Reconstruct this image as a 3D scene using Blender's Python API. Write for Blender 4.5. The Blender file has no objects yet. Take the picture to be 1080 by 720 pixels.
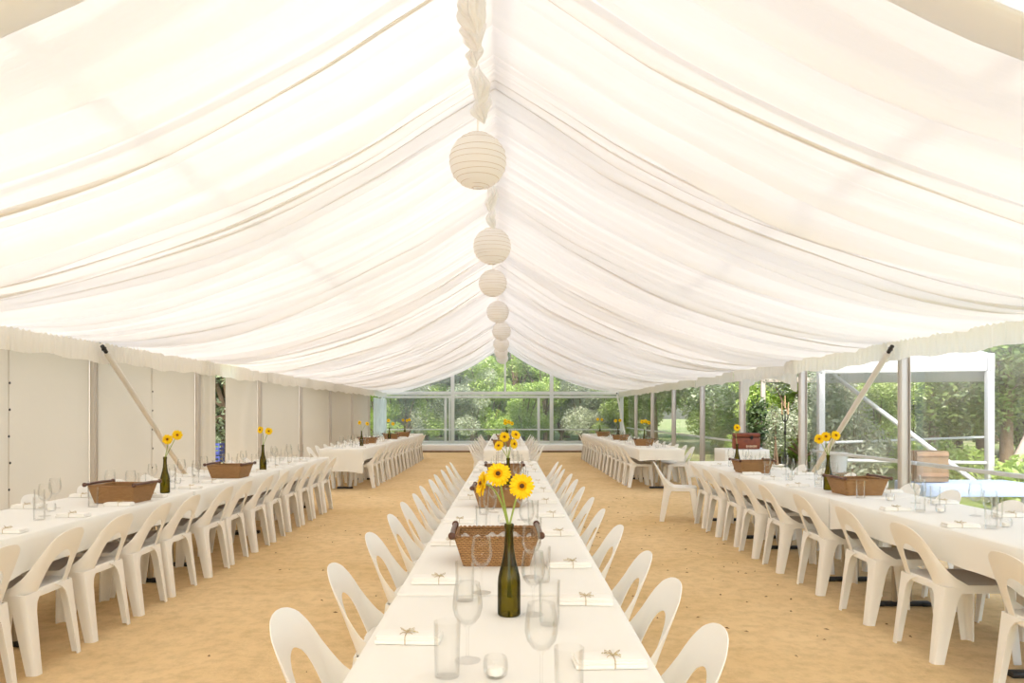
import bpy, bmesh, math, random
from mathutils import Vector, Matrix, Euler
PI = math.pi
rnd = random.Random(7)
scene = bpy.context.scene
COL = scene.collection

# ------------------------------------------------------------------ helpers
class MB:
    def __init__(s): s.v = []; s.f = []
    def add(s, vs, fs, M=None):
        b = len(s.v)
        s.v += [tuple(M @ Vector(p)) if M is not None else tuple(p) for p in vs]
        s.f += [tuple(b + i for i in f) for f in fs]
        return s
    def box(s, c, d, bev=0.0, M=None):
        bm = bmesh.new(); bmesh.ops.create_cube(bm, size=1)
        for v in bm.verts: v.co = Vector((v.co.x*d[0], v.co.y*d[1], v.co.z*d[2]))
        if bev > 0: bmesh.ops.bevel(bm, geom=list(bm.edges), offset=bev, segments=2, affect='EDGES', profile=.5)
        T = Matrix.Translation(c)
        if M is not None: T = M @ T
        bm.verts.index_update()
        s.add([v.co[:] for v in bm.verts], [[v.index for v in f.verts] for f in bm.faces], T); bm.free(); return s
    def tube(s, path, r, n=8, caps=True, flat=1.0):
        P = [Vector(p) for p in path]; R = r if isinstance(r, (list, tuple)) else [r]*len(P)
        vs = []; up = None
        for i, p in enumerate(P):
            t = (P[min(i+1, len(P)-1)] - P[max(i-1, 0)]).normalized()
            if up is None:
                up = Vector((0, 0, 1)) if abs(t.z) < .9 else Vector((1, 0, 0))
            a = t.cross(up).normalized(); b = a.cross(t).normalized(); up = b
            for k in range(n):
                w = 2*PI*k/n + PI/n
                vs.append(p + a*math.cos(w)*R[i] + b*math.sin(w)*R[i]*flat)
        fs = []
        for i in range(len(P)-1):
            for k in range(n):
                fs.append((i*n+k, i*n+(k+1) % n, (i+1)*n+(k+1) % n, (i+1)*n+k))
        if caps: fs += [tuple(range(n))[::-1], tuple((len(P)-1)*n+k for k in range(n))]
        return s.add(vs, fs)
    def lathe(s, prof, n=20, M=None):
        vs = []; fs = []
        for (r, z) in prof:
            for k in range(n):
                a = 2*PI*k/n; vs.append((r*math.cos(a), r*math.sin(a), z))
        for i in range(len(prof)-1):
            for k in range(n):
                fs.append((i*n+k, i*n+(k+1) % n, (i+1)*n+(k+1) % n, (i+1)*n+k))
        return s.add(vs, fs, M)
    def grid(s, fn, nu, nv, M=None, closed=False):
        vs = [fn(i/nu, j/nv) for j in range(nv+1) for i in range(nu+1)]
        fs = [(j*(nu+1)+i, j*(nu+1)+i+1, (j+1)*(nu+1)+i+1, (j+1)*(nu+1)+i) for j in range(nv) for i in range(nu)]
        return s.add(vs, fs, M)
    def mesh(s, name, mat, smooth=True, ang=40):
        me = bpy.data.meshes.new(name); me.from_pydata(s.v, [], s.f)
        bm = bmesh.new(); bm.from_mesh(me)
        bmesh.ops.remove_doubles(bm, verts=bm.verts, dist=1e-6)
        bmesh.ops.recalc_face_normals(bm, faces=bm.faces)
        if smooth:
            lim = math.radians(ang)
            for f in bm.faces: f.smooth = True
            for e in bm.edges:
                if len(e.link_faces) == 2 and e.calc_face_angle(0) > lim: e.smooth = False
        bm.to_mesh(me); bm.free()
        me.materials.append(mat)
        return me
    def raw(s, name, mat):
        me = bpy.data.meshes.new(name); me.from_pydata(s.v, [], s.f); me.materials.append(mat); return me

def link(name, me, parent=None, loc=(0, 0, 0), rz=0, label=None):
    o = bpy.data.objects.new(name, me); COL.objects.link(o); o.location = loc; o.rotation_euler = (0, 0, rz)
    if parent: o.parent = parent
    if label: o['label'] = label
    return o
def tag(o, label, cat, group=None, kind=None):
    o['label'] = label
    if cat: o['category'] = cat
    if group: o['group'] = group
    if kind: o['kind'] = kind
    return o
def empty(name, loc, rz=0):
    o = bpy.data.objects.new(name, None); COL.objects.link(o); o.location = loc; o.rotation_euler = (0, 0, rz)
    o.empty_display_size = .1
    return o
def struct(name, me, label=None, parent=None):
    o = link(name, me, parent); o['kind'] = 'structure'
    if label: o['label'] = label
    return o
ORD = ['zeroth','first','second','third','fourth','fifth','sixth','seventh','eighth','ninth','tenth','eleventh','twelfth','thirteenth','fourteenth','fifteenth','sixteenth','seventeenth','eighteenth','nineteenth','twentieth']
ORD += ['twenty-'+w for w in ORD[1:10]] + ['thirtieth'] + ['thirty-'+w for w in ORD[1:10]]

# ------------------------------------------------------------------ materials
def new_mat(name):
    m = bpy.data.materials.new(name); m.use_nodes = True
    nt = m.node_tree; nt.nodes.clear()
    out = nt.nodes.new('ShaderNodeOutputMaterial')
    return m, nt, out
def nd(nt, t, **kw):
    n = nt.nodes.new(t)
    for k, v in kw.items():
        if k in n.inputs.keys(): n.inputs[k].default_value = v
        else: setattr(n, k, v)
    return n
def principled(name, col, rough=.5, metal=0, spec=.5, var=0, scale=20, bump=0, bscale=60, col2=None, detail=3, sub=0):
    m, nt, out = new_mat(name)
    p = nd(nt, 'ShaderNodeBsdfPrincipled', Roughness=rough, Metallic=metal)
    p.inputs['Base Color'].default_value = (*col, 1)
    p.inputs['Specular IOR Level'].default_value = spec
    tc = nd(nt, 'ShaderNodeTexCoord')
    if col2 is not None:
        nz = nd(nt, 'ShaderNodeTexNoise', Scale=scale, Detail=detail)
        nt.links.new(tc.outputs['Object'], nz.inputs['Vector'])
        cr = nd(nt, 'ShaderNodeValToRGB')
        cr.color_ramp.elements[0].position = .35; cr.color_ramp.elements[1].position = .65
        cr.color_ramp.elements[0].color = (*col, 1); cr.color_ramp.elements[1].color = (*col2, 1)
        nt.links.new(nz.outputs['Fac'], cr.inputs['Fac']); nt.links.new(cr.outputs['Color'], p.inputs['Base Color'])
    if bump:
        nb = nd(nt, 'ShaderNodeTexNoise', Scale=bscale, Detail=4)
        nt.links.new(tc.outputs['Object'], nb.inputs['Vector'])
        b = nd(nt, 'ShaderNodeBump', Strength=bump, Distance=.01)
        nt.links.new(nb.outputs['Fac'], b.inputs['Height']); nt.links.new(b.outputs['Normal'], p.inputs['Normal'])
    nt.links.new(p.outputs['BSDF'], out.inputs['Surface'])
    return m
def fabric(name, col, trans=.5, stretch=None, bump=0, bscale=8, tcol=None):
    m, nt, out = new_mat(name)
    d = nd(nt, 'ShaderNodeBsdfDiffuse'); d.inputs['Color'].default_value = (*col, 1)
    t = nd(nt, 'ShaderNodeBsdfTranslucent'); t.inputs['Color'].default_value = (*(tcol or col), 1)
    mx = nd(nt, 'ShaderNodeMixShader', Fac=trans)
    nt.links.new(d.outputs[0], mx.inputs[1]); nt.links.new(t.outputs[0], mx.inputs[2])
    if bump:
        tc = nd(nt, 'ShaderNodeTexCoord'); mp = nd(nt, 'ShaderNodeMapping')
        if stretch: mp.inputs['Scale'].default_value = stretch
        nt.links.new(tc.outputs['Object'], mp.inputs['Vector'])
        nz = nd(nt, 'ShaderNodeTexNoise', Scale=bscale, Detail=4)
        nt.links.new(mp.outputs[0], nz.inputs['Vector'])
        b = nd(nt, 'ShaderNodeBump', Strength=bump, Distance=.02)
        nt.links.new(nz.outputs['Fac'], b.inputs['Height'])
        nt.links.new(b.outputs['Normal'], d.inputs['Normal']); nt.links.new(b.outputs['Normal'], t.inputs['Normal'])
    nt.links.new(mx.outputs[0], out.inputs['Surface'])
    return m
def thin_glass(name, clear=(.994, .994, .992), edge=(.94, .94, .93), rough=.02, gloss=.28):
    m, nt, out = new_mat(name)
    lw = nd(nt, 'ShaderNodeLayerWeight', Blend=.25)
    mixc = nd(nt, 'ShaderNodeMixRGB'); mixc.inputs[1].default_value = (*clear, 1); mixc.inputs[2].default_value = (*edge, 1)
    nt.links.new(lw.outputs['Facing'], mixc.inputs[0])
    tr = nd(nt, 'ShaderNodeBsdfTransparent'); nt.links.new(mixc.outputs[0], tr.inputs[0])
    gl = nd(nt, 'ShaderNodeBsdfGlossy', Roughness=rough)
    fr = nd(nt, 'ShaderNodeFresnel', IOR=1.35)
    mu = nd(nt, 'ShaderNodeMath', operation='MULTIPLY'); mu.inputs[1].default_value = gloss
    nt.links.new(fr.outputs[0], mu.inputs[0])
    mx = nd(nt, 'ShaderNodeMixShader'); nt.links.new(mu.outputs[0], mx.inputs[0])
    nt.links.new(tr.outputs[0], mx.inputs[1]); nt.links.new(gl.outputs[0], mx.inputs[2])
    nt.links.new(mx.outputs[0], out.inputs['Surface'])
    return m
def clear_vinyl(name, lo=.04, hi=.26, tint=(.93, .95, .95)):
    m, nt, out = new_mat(name)
    tc = nd(nt, 'ShaderNodeTexCoord'); mp = nd(nt, 'ShaderNodeMapping'); mp.inputs['Scale'].default_value = (3, 3, .5)
    nt.links.new(tc.outputs['Object'], mp.inputs['Vector'])
    nz = nd(nt, 'ShaderNodeTexNoise', Scale=2.2, Detail=6, Roughness=.6); nt.links.new(mp.outputs[0], nz.inputs['Vector'])
    mr = nd(nt, 'ShaderNodeMapRange'); mr.inputs['From Min'].default_value = .4; mr.inputs['From Max'].default_value = .75
    mr.inputs['To Min'].default_value = lo; mr.inputs['To Max'].default_value = hi
    nt.links.new(nz.outputs['Fac'], mr.inputs['Value'])
    tr = nd(nt, 'ShaderNodeBsdfTransparent'); tr.inputs[0].default_value = (*tint, 1)
    df = nd(nt, 'ShaderNodeBsdfDiffuse'); df.inputs[0].default_value = (.85, .87, .88, 1)
    tl = nd(nt, 'ShaderNodeBsdfTranslucent'); tl.inputs[0].default_value = (.85, .87, .88, 1)
    m0 = nd(nt, 'ShaderNodeMixShader', Fac=.5); nt.links.new(df.outputs[0], m0.inputs[1]); nt.links.new(tl.outputs[0], m0.inputs[2])
    m1 = nd(nt, 'ShaderNodeMixShader'); nt.links.new(mr.outputs[0], m1.inputs[0]); nt.links.new(tr.outputs[0], m1.inputs[1]); nt.links.new(m0.outputs[0], m1.inputs[2])
    bp = nd(nt, 'ShaderNodeBump', Strength=.3, Distance=.03); nt.links.new(nz.outputs['Fac'], bp.inputs['Height'])
    gl = nd(nt, 'ShaderNodeBsdfGlossy', Roughness=.12); nt.links.new(bp.outputs[0], gl.inputs['Normal'])
    fr = nd(nt, 'ShaderNodeFresnel', IOR=1.3)
    ff = nd(nt, 'ShaderNodeMath', operation='MULTIPLY'); ff.inputs[1].default_value = .28; nt.links.new(fr.outputs[0], ff.inputs[0])
    m2 = nd(nt, 'ShaderNodeMixShader'); nt.links.new(ff.outputs[0], m2.inputs[0]); nt.links.new(m1.outputs[0], m2.inputs[1]); nt.links.new(gl.outputs[0], m2.inputs[2])
    nt.links.new(m2.outputs[0], out.inputs['Surface'])
    return m
def membrane_mat():
    m, nt, out = new_mat('roof_membrane')
    d = nd(nt, 'ShaderNodeBsdfDiffuse'); d.inputs[0].default_value = (.8, .8, .78, 1)
    t = nd(nt, 'ShaderNodeBsdfTranslucent'); t.inputs[0].default_value = (.56, .56, .55, 1)
    tr = nd(nt, 'ShaderNodeBsdfTransparent'); tr.inputs[0].default_value = (1, .98, .95, 1)
    a = nd(nt, 'ShaderNodeMixShader', Fac=.55); nt.links.new(d.outputs[0], a.inputs[1]); nt.links.new(t.outputs[0], a.inputs[2])
    b = nd(nt, 'ShaderNodeMixShader', Fac=.27); nt.links.new(a.outputs[0], b.inputs[1]); nt.links.new(tr.outputs[0], b.inputs[2])
    nt.links.new(b.outputs[0], out.inputs['Surface']); return m
def leaf_mat(name, c1, c2, c3):
    m, nt, out = new_mat(name)
    tc = nd(nt, 'ShaderNodeTexCoord'); oi = nd(nt, 'ShaderNodeObjectInfo')
    nz = nd(nt, 'ShaderNodeTexNoise', Scale=1.6, Detail=5); nt.links.new(tc.outputs['Object'], nz.inputs['Vector'])
    cr = nd(nt, 'ShaderNodeValToRGB'); e = cr.color_ramp.elements
    e[0].position = .3; e[0].color = (*c1, 1); e[1].position = .7; e[1].color = (*c3, 1)
    k = e.new(.5); k.color = (*c2, 1)
    nt.links.new(nz.outputs['Fac'], cr.inputs[0])
    hs = nd(nt, 'ShaderNodeHueSaturation'); nt.links.new(cr.outputs[0], hs.inputs['Color'])
    mr = nd(nt, 'ShaderNodeMapRange'); mr.inputs['To Min'].default_value = .7; mr.inputs['To Max'].default_value = 1.25
    nt.links.new(oi.outputs['Random'], mr.inputs['Value']); nt.links.new(mr.outputs[0], hs.inputs['Value'])
    d = nd(nt, 'ShaderNodeBsdfDiffuse'); t = nd(nt, 'ShaderNodeBsdfTranslucent'); g = nd(nt, 'ShaderNodeBsdfGlossy', Roughness=.45)
    nt.links.new(hs.outputs[0], d.inputs[0]); nt.links.new(hs.outputs[0], t.inputs[0])
    mx = nd(nt, 'ShaderNodeMixShader', Fac=.4); nt.links.new(d.outputs[0], mx.inputs[1]); nt.links.new(t.outputs[0], mx.inputs[2])
    m2 = nd(nt, 'ShaderNodeMixShader', Fac=.07); nt.links.new(mx.outputs[0], m2.inputs[1]); nt.links.new(g.outputs[0], m2.inputs[2])
    nt.links.new(m2.outputs[0], out.inputs['Surface'])
    return m
def wicker(name, c1, c2, c3):
    m, nt, out = new_mat(name)
    tc = nd(nt, 'ShaderNodeTexCoord'); mp = nd(nt, 'ShaderNodeMapping'); mp.inputs['Rotation'].default_value = (PI/2, 0, 0)
    # weave: two crossed sets of bands
    ge = nd(nt, 'ShaderNodeSeparateXYZ'); nt.links.new(tc.outputs['Object'], ge.inputs[0])
    sm = nd(nt, 'ShaderNodeMath', operation='ADD'); nt.links.new(ge.outputs[0], sm.inputs[0]); nt.links.new(ge.outputs[1], sm.inputs[1])
    cb = nd(nt, 'ShaderNodeCombineXYZ'); nt.links.new(sm.outputs[0], cb.inputs[0]); nt.links.new(ge.outputs[2], cb.inputs[1])
    bk = nd(nt, 'ShaderNodeTexBrick'); nt.links.new(cb.outputs[0], bk.inputs['Vector'])
    bk.inputs['Scale'].default_value = 28; bk.inputs['Color1'].default_value = (*c1, 1); bk.inputs['Color2'].default_value = (*c2, 1); bk.inputs['Mortar'].default_value = (*c3, 1)
    bk.inputs['Mortar Size'].default_value = .05; bk.inputs['Brick Width'].default_value = .5; bk.inputs['Row Height'].default_value = .2; bk.inputs['Mortar Smooth'].default_value = .6
    p = nd(nt, 'ShaderNodeBsdfPrincipled', Roughness=.6)
    nt.links.new(bk.outputs['Color'], p.inputs['Base Color'])
    b = nd(nt, 'ShaderNodeBump', Strength=.7, Distance=.004, invert=True); nt.links.new(bk.outputs['Fac'], b.inputs['Height']); nt.links.new(b.outputs[0], p.inputs['Normal'])
    nt.links.new(p.outputs[0], out.inputs['Surface'])
    return m

M = {}
M['lining'] = fabric('lining_fabric', (.91, .90, .90), .34, (1.2, 14, 1.2), .25, 1.6, (.95, .92, .88))
M['valance'] = fabric('valance_fabric', (.90, .87, .81), .35, None, .1, 20)
M['sleeve'] = fabric('sleeve_fabric', (.93, .94, .95), .35)
M['bunch'] = fabric('bunched_lining', (.96, .955, .95), .5)
M['vinyl'] = fabric('white_vinyl', (.68, .63, .56), .16, (1, .5, .7), .6, 2.2)
M['paper'] = fabric('lantern_paper', (.97, .96, .95), .55)
M['cloth'] = principled('table_linen', (.84, .83, .785), .8, spec=.15, bump=.06, bscale=7)
M['napkin'] = principled('napkin_linen', (.88, .86, .82), .85, spec=.1, bump=.05, bscale=90)
M['plastic'] = principled('white_chair_plastic', (.87, .85, .80), .38, spec=.4)
M['alu'] = principled('tent_aluminium', (.60, .56, .52), .42, metal=.35, spec=.4, bump=.03, bscale=40)
M['palealu'] = principled('pale_aluminium', (.80, .77, .73), .45, metal=.15)
M['whitemetal'] = principled('white_painted_metal', (.84, .85, .86), .4)
M['dark'] = principled('black_metal', (.015, .014, .013), .45)
M['tan'] = principled('tan_steel_leg', (.42, .34, .24), .45, metal=.3)
M['board'] = principled('table_board', (.32, .20, .12), .6, col2=(.24, .14, .08), scale=9)
M['glass'] = thin_glass('clear_glass')
M['wicker'] = wicker('wicker_weave', (.54, .30, .115), (.40, .205, .07), (.16, .075, .025))
M['darkwood'] = principled('dark_turned_wood', (.075, .026, .014), .35, col2=(.12, .045, .02), scale=30)
M['liner'] = principled('crumpled_white_liner', (.62, .58, .53), .45, bump=.5, bscale=40, col2=(.34, .31, .28), scale=45)
M['yellow'] = principled('gerbera_yellow', (.88, .56, .004), .55, spec=.2, col2=(.92, .64, .01), scale=60)
M['yellow2'] = principled('gerbera_inner_yellow', (.80, .42, .004), .6, spec=.2)
M['seedhead'] = principled('gerbera_brown_eye', (.11, .045, .008), .8, bump=.6, bscale=300)
M['stem'] = principled('gerbera_stem', (.24, .34, .06), .5, col2=(.32, .40, .10), scale=40)
M['twine'] = principled('natural_twine', (.50, .40, .25), .9, bump=.4, bscale=300)
M['sprig'] = principled('dried_sprig', (.56, .48, .28), .8)
M['wax'] = principled('candle_wax', (.90, .88, .82), .4, spec=.4)
M['trunk'] = principled('tree_bark', (.13, .085, .05), .9, bump=.8, bscale=14, col2=(.20, .14, .09), scale=6)
M['paletrunk'] = principled('pale_bark', (.50, .40, .33), .85, bump=.5, bscale=14, col2=(.36, .28, .22), scale=5)
M['leafA'] = leaf_mat('leaves_bright', (.20, .31, .045), (.36, .49, .09), (.54, .64, .22))
M['leafB'] = leaf_mat('leaves_olive', (.17, .22, .12), (.30, .36, .21), (.45, .51, .33))
M['leafC'] = leaf_mat('leaves_dark', (.11, .19, .035), (.21, .32, .06), (.36, .48, .13))
M['leafD'] = leaf_mat('leaves_silver', (.30, .34, .22), (.46, .50, .34), (.62, .65, .50))
M['leafE'] = leaf_mat('leaves_potted', (.03, .06, .012), (.07, .13, .03), (.15, .24, .06))
M['suitcase'] = principled('red_brown_fibreboard', (.24, .055, .018), .5, col2=(.19, .04, .014), scale=14)
M['cream'] = principled('cream_lettering', (.70, .52, .36), .6)
M['crate'] = principled('weathered_crate_board', (.25, .17, .10), .75, col2=(.19, .125, .07), scale=7)
M['blue'] = principled('pale_blue_tarpaulin', (.34, .44, .62), .6, bump=.2, bscale=6)
M['navy'] = principled('navy_plastic', (.02, .03, .16), .4)
M['woodpale'] = principled('pale_turned_wood', (.50, .34, .20), .5)
M['woodpale2'] = principled('pale_timber', (.36, .31, .26), .7, col2=(.30, .26, .21), scale=12)
M['terracotta'] = principled('grey_pot', (.46, .44, .40), .7)
M['paving'] = principled('sunlit_paving', (.70, .67, .62), .8, col2=(.62, .60, .55), scale=3)
M['membrane'] = membrane_mat()
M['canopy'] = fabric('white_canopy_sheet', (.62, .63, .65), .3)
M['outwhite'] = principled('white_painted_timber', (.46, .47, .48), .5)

def bottle_mat():
    m, nt, out = new_mat('olive_bottle_glass')
    lw = nd(nt, 'ShaderNodeLayerWeight', Blend=.35)
    mc = nd(nt, 'ShaderNodeMixRGB'); mc.inputs[1].default_value = (.50, .43, .05, 1); mc.inputs[2].default_value = (.10, .085, .01, 1)
    nt.links.new(lw.outputs['Facing'], mc.inputs[0])
    tr = nd(nt, 'ShaderNodeBsdfTransparent'); nt.links.new(mc.outputs[0], tr.inputs[0])
    gl = nd(nt, 'ShaderNodeBsdfGlossy', Roughness=.06); gl.inputs[0].default_value = (.8, .8, .75, 1)
    df = nd(nt, 'ShaderNodeBsdfDiffuse'); df.inputs[0].default_value = (.05, .042, .006, 1)
    m0 = nd(nt, 'ShaderNodeMixShader', Fac=.25); nt.links.new(tr.outputs[0], m0.inputs[1]); nt.links.new(df.outputs[0], m0.inputs[2])
    fr = nd(nt, 'ShaderNodeFresnel', IOR=1.35)
    mx = nd(nt, 'ShaderNodeMixShader'); nt.links.new(fr.outputs[0], mx.inputs[0]); nt.links.new(m0.outputs[0], mx.inputs[1]); nt.links.new(gl.outputs[0], mx.inputs[2])
    nt.links.new(mx.outputs[0], out.inputs['Surface']); return m
M['bottle'] = bottle_mat()

def sand_mat():
    m, nt, out = new_mat('sandy_ground')
    tc = nd(nt, 'ShaderNodeTexCoord')
    def noise(s, d, r=.6, sc=None):
        n = nd(nt, 'ShaderNodeTexNoise', Scale=s, Detail=d, Roughness=r)
        if sc:
            mp = nd(nt, 'ShaderNodeMapping'); mp.inputs['Scale'].default_value = sc
            nt.links.new(tc.outputs['Object'], mp.inputs[0]); nt.links.new(mp.outputs[0], n.inputs['Vector'])
        else: nt.links.new(tc.outputs['Object'], n.inputs['Vector'])
        return n
    a = noise(.7, 5); b = noise(9, 6, .7); c = noise(45, 4, .7)
    cr = nd(nt, 'ShaderNodeValToRGB'); e = cr.color_ramp.elements
    e[0].position = .33; e[0].color = (.72, .51, .26, 1); e[1].position = .68; e[1].color = (.83, .62, .355, 1)
    nt.links.new(a.outputs['Fac'], cr.inputs[0])
    cr2 = nd(nt, 'ShaderNodeValToRGB'); e = cr2.color_ramp.elements
    e[0].position = .34; e[0].color = (.72, .70, .66, 1); e[1].position = .56; e[1].color = (1, 1, 1, 1)
    nt.links.new(b.outputs['Fac'], cr2.inputs[0])
    mu = nd(nt, 'ShaderNodeMixRGB', blend_type='MULTIPLY'); mu.inputs[0].default_value = .6
    nt.links.new(cr.outputs[0], mu.inputs[1]); nt.links.new(cr2.outputs[0], mu.inputs[2])
    p = nd(nt, 'ShaderNodeBsdfPrincipled', Roughness=.95); p.inputs['Specular IOR Level'].default_value = .08
    nt.links.new(mu.outputs[0], p.inputs['Base Color'])
    ad = nd(nt, 'ShaderNodeMath', operation='ADD'); nt.links.new(b.outputs['Fac'], ad.inputs[0])
    m2 = nd(nt, 'ShaderNodeMath', operation='MULTIPLY'); m2.inputs[1].default_value = .3; nt.links.new(c.outputs['Fac'], m2.inputs[0]); nt.links.new(m2.outputs[0], ad.inputs[1])
    bp = nd(nt, 'ShaderNodeBump', Strength=.55, Distance=.03); nt.links.new(ad.outputs[0], bp.inputs['Height']); nt.links.new(bp.outputs[0], p.inputs['Normal'])
    nt.links.new(p.outputs[0], out.inputs['Surface']); return m
M['sand'] = sand_mat()
M['lawn'] = principled('lawn_grass', (.15, .22, .06), .95, spec=.05, col2=(.34, .33, .19), scale=.35, bump=.8, bscale=30, detail=6)

# ------------------------------------------------------------------ camera, light, world
cam = bpy.data.cameras.new('camera'); co = bpy.data.objects.new('camera', cam); COL.objects.link(co)
FPX, CX, CY, HC = 764.0, 532.0, 435.0, 1.40
co.location = (0, 0, HC); co.rotation_euler = (PI/2, 0, 0)
cam.sensor_width = 36; cam.lens = FPX*36/1080; cam.shift_x = (540-CX)/1080; cam.shift_y = (CY-360)/1080
cam.clip_end = 400
scene.camera = co
w = bpy.data.worlds.new('sky'); scene.world = w; w.use_nodes = True
nt = w.node_tree; nt.nodes.clear()
wo = nt.nodes.new('ShaderNodeOutputWorld'); bg = nt.nodes.new('ShaderNodeBackground')
sk = nt.nodes.new('ShaderNodeTexSky'); sk.sky_type = 'NISHITA'; sk.sun_disc = False; sk.sun_elevation = math.radians(51); sk.sun_rotation = math.radians(200)
sk.air_density = 1.2; sk.dust_density = 3; sk.ozone_density = .6
bg.inputs['Strength'].default_value = .60
nt.links.new(sk.outputs[0], bg.inputs[0]); nt.links.new(bg.outputs[0], wo.inputs[0])
sl = bpy.data.lights.new('sun', 'SUN'); so = bpy.data.objects.new('sun', sl); COL.objects.link(so)
sl.energy = 6.0; sl.angle = math.radians(4); sl.color = (1, .95, .87)
so.rotation_euler = Vector((.16, .60, -.78)).to_track_quat('-Z', 'Y').to_euler(); so.location = (-5, -10, 30)
scene.view_settings.view_transform = 'Standard'; scene.view_settings.look = 'None'; scene.view_settings.gamma = 1
scene.view_settings.use_curve_mapping = False; scene.view_settings.exposure = 0.06
scene.cycles.max_bounces = 12; scene.cycles.diffuse_bounces = 7; scene.cycles.transparent_max_bounces = 64
scene.cycles.caustics_reflective = False; scene.cycles.caustics_refractive = False

# ------------------------------------------------------------------ the tent
TX = -.08                      # tent centre line
HW = 4.95                      # inner half width (pole faces)
Y0, BAY = 8.85, 3.0
YS, YE = -6.15, 29.85
PROF = [(0, 4.05), (.15, 3.96), (.55, 3.72), (1.0, 3.45), (1.95, 2.98), (2.7, 2.70), (3.5, 2.46), (4.2, 2.32), (4.93, 2.24)]
def prof(x):
    x = abs(x)
    for i in range(len(PROF)-1):
        x0, z0 = PROF[i]; x1, z1 = PROF[i+1]
        if x <= x1:
            # catmull-rom
            pm = PROF[i-1] if i > 0 else (-PROF[1][0], PROF[1][1]-.05); pn = PROF[i+2] if i+2 < len(PROF) else (x1+.7, z1-.05)
            m0 = (z1-pm[1])/(x1-pm[0]); m1 = (pn[1]-z0)/(pn[0]-x0); h = x1-x0; t = (x-x0)/h
            return (2*t**3-3*t*t+1)*z0+(t**3-2*t*t+t)*h*m0+(-2*t**3+3*t*t)*z1+(t**3-t*t)*h*m1
    return PROF[-1][1]

fold_rnd = random.Random(11)
def bay_phase(y): return ((y - Y0) / BAY) % 1.0
PLEATS = []         # (centre y, half width, hang, overlap, skew)
y = YS+.3
while y < YE-.3:
    p = bay_phase(y); dens = math.exp(-((p if p < .5 else 1-p)/.16)**2)
    hw = fold_rnd.uniform(.045, .15)*(1-.35*dens)
    if 2.93 < y < 3.50: y = 3.52; continue
    PLEATS.append((y, hw, fold_rnd.uniform(.35, 1.1)*hw*(1+.6*dens), fold_rnd.choice([.05, .12, .2, .28, .42, .6]), fold_rnd.uniform(-.10, .10)))
    y += 2*hw + fold_rnd.uniform(.0, .30)*(1-.75*dens) + .015
# arc parameter samples along the tent
TS = []
y = YS
for (c, h, d, k_, sk_) in PLEATS:
    a0, a1 = c-h, c+h
    while y < a0-.03: TS.append((y, None)); y += max(.03, min(.09, a0-.0-y-.03)) if a0-y > .06 else .04
    n_ = 14
    for j in range(n_+1): TS.append((c, (j/n_*2-1, h, d, k_, sk_)))
    y = a1+.02
while y < YE-.12: TS.append((y, None)); y += .05
NX, NY = 64, len(TS)-1
def ceil_pt(u, v):
    sx = (u*2-1); x = sx*HW
    c, pl = TS[min(NY, int(round(v*NY)))]
    y = c; dz = 0
    fade = min(1, .35+abs(x)/1.6)*min(1, .45+(HW-abs(x))/1.2)
    if pl:
        s_, h, d, k_, sk_ = pl
        kk = k_*(.55+.45*math.sin(x*1.3+c*5)**2)
        y = c + h*(s_ - kk*math.sin(PI*s_)) + sk_*sx*(1-s_*s_)
        dz = -d*(.5+.5*math.cos(PI*s_))*fade*(.75+.25*math.sin(2.1*x+c*3))
    p = bay_phase(c)
    sag = .05*math.sin(PI*p)
    dz += (.016*math.sin(c*11+x*.35+2*math.sin(c*1.7))+.010*math.sin(c*25+.5*x+1.5*math.sin(c*3.3))+.005*math.sin(c*47-.4*x))*(0.35 if 2.93 < c < 3.45 else 1)
    z = prof(x) - sag*(.4+.6*math.sin(min(1, abs(x)/HW)*PI)) + dz + .03
    return (TX+x, y, z)
struct('ceiling', MB().grid(ceil_pt, NX, NY).mesh('ceiling', M['lining'], ang=180), 'white pleated fabric lining swagged from ridge to eaves')

# ground
struct('floor', MB().grid(lambda u, v: (TX-5.15+u*10.3, YS+v*(25.5-YS), 0), 1, 1).raw('floor', M['sand']), 'sandy beige ground inside the tent')
struct('lawn', MB().grid(lambda u, v: (-120+u*240, -40+v*200, -.03), 1, 1).raw('lawn', M['lawn']), 'grass and dirt outside the tent')

# rafters + purlins above the lining
k = 1
for i in range(-4, 8):
    yy = Y0+BAY*i
    mb = MB()
    for s in (-1, 1):
        a = Vector((TX+s*5.05, yy, 2.36)); b = Vector((TX, yy, 4.36))
        L = (b-a).length; ang = math.atan2(b.z-a.z, (b.x-a.x))
        mb.box((0, 0, 0), (L, .11, .16), .01, Matrix.Translation((a+b)/2) @ Matrix.Rotation(-ang, 4, 'Y'))
    struct('trim_%d' % k, mb.mesh('rafter', M['alu']), 'aluminium roof rafter above the lining'); k += 1
for s in (-1, 1):
    for px, pz in ((2.1, 3.56),):
        struct('trim_%d' % k, MB().box((TX+s*px, (YS+YE)/2, pz), (.09, YE-YS, .09), .008).mesh('purlin', M['alu']), 'aluminium purlin above the lining'); k += 1
struct('trim_%d' % k, MB().box((TX, (YS+YE)/2, 4.32), (.10, YE-YS, .10), .008).mesh('ridge', M['alu']), 'ridge purlin above the lining'); k += 1

def sleeve(u, v):
    x = (u*2-1)*HW; a = PI*2*v
    return (TX+x, 2.83+.115*math.cos(a), prof(x)-.05+.03*math.sin(a)+.004*math.sin(x*9))
struct('trim_%d' % k, MB().grid(sleeve, 60, 16).mesh('rafter_sleeve', M['sleeve'], ang=180), 'pale fabric sleeve over the rafter nearest the camera'); k += 1
# outer roof membrane over the rafters
def roof_pt(u, v):
    sx = u*2-1
    return (TX+sx*5.15, YS-.1+v*(YE-YS+.2), 2.46+(4.50-2.46)*(1-abs(sx)))
struct('roof', MB().grid(roof_pt, 2, 24).mesh('roof', M['membrane'], smooth=False), 'white roof membrane over the rafters')
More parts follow.
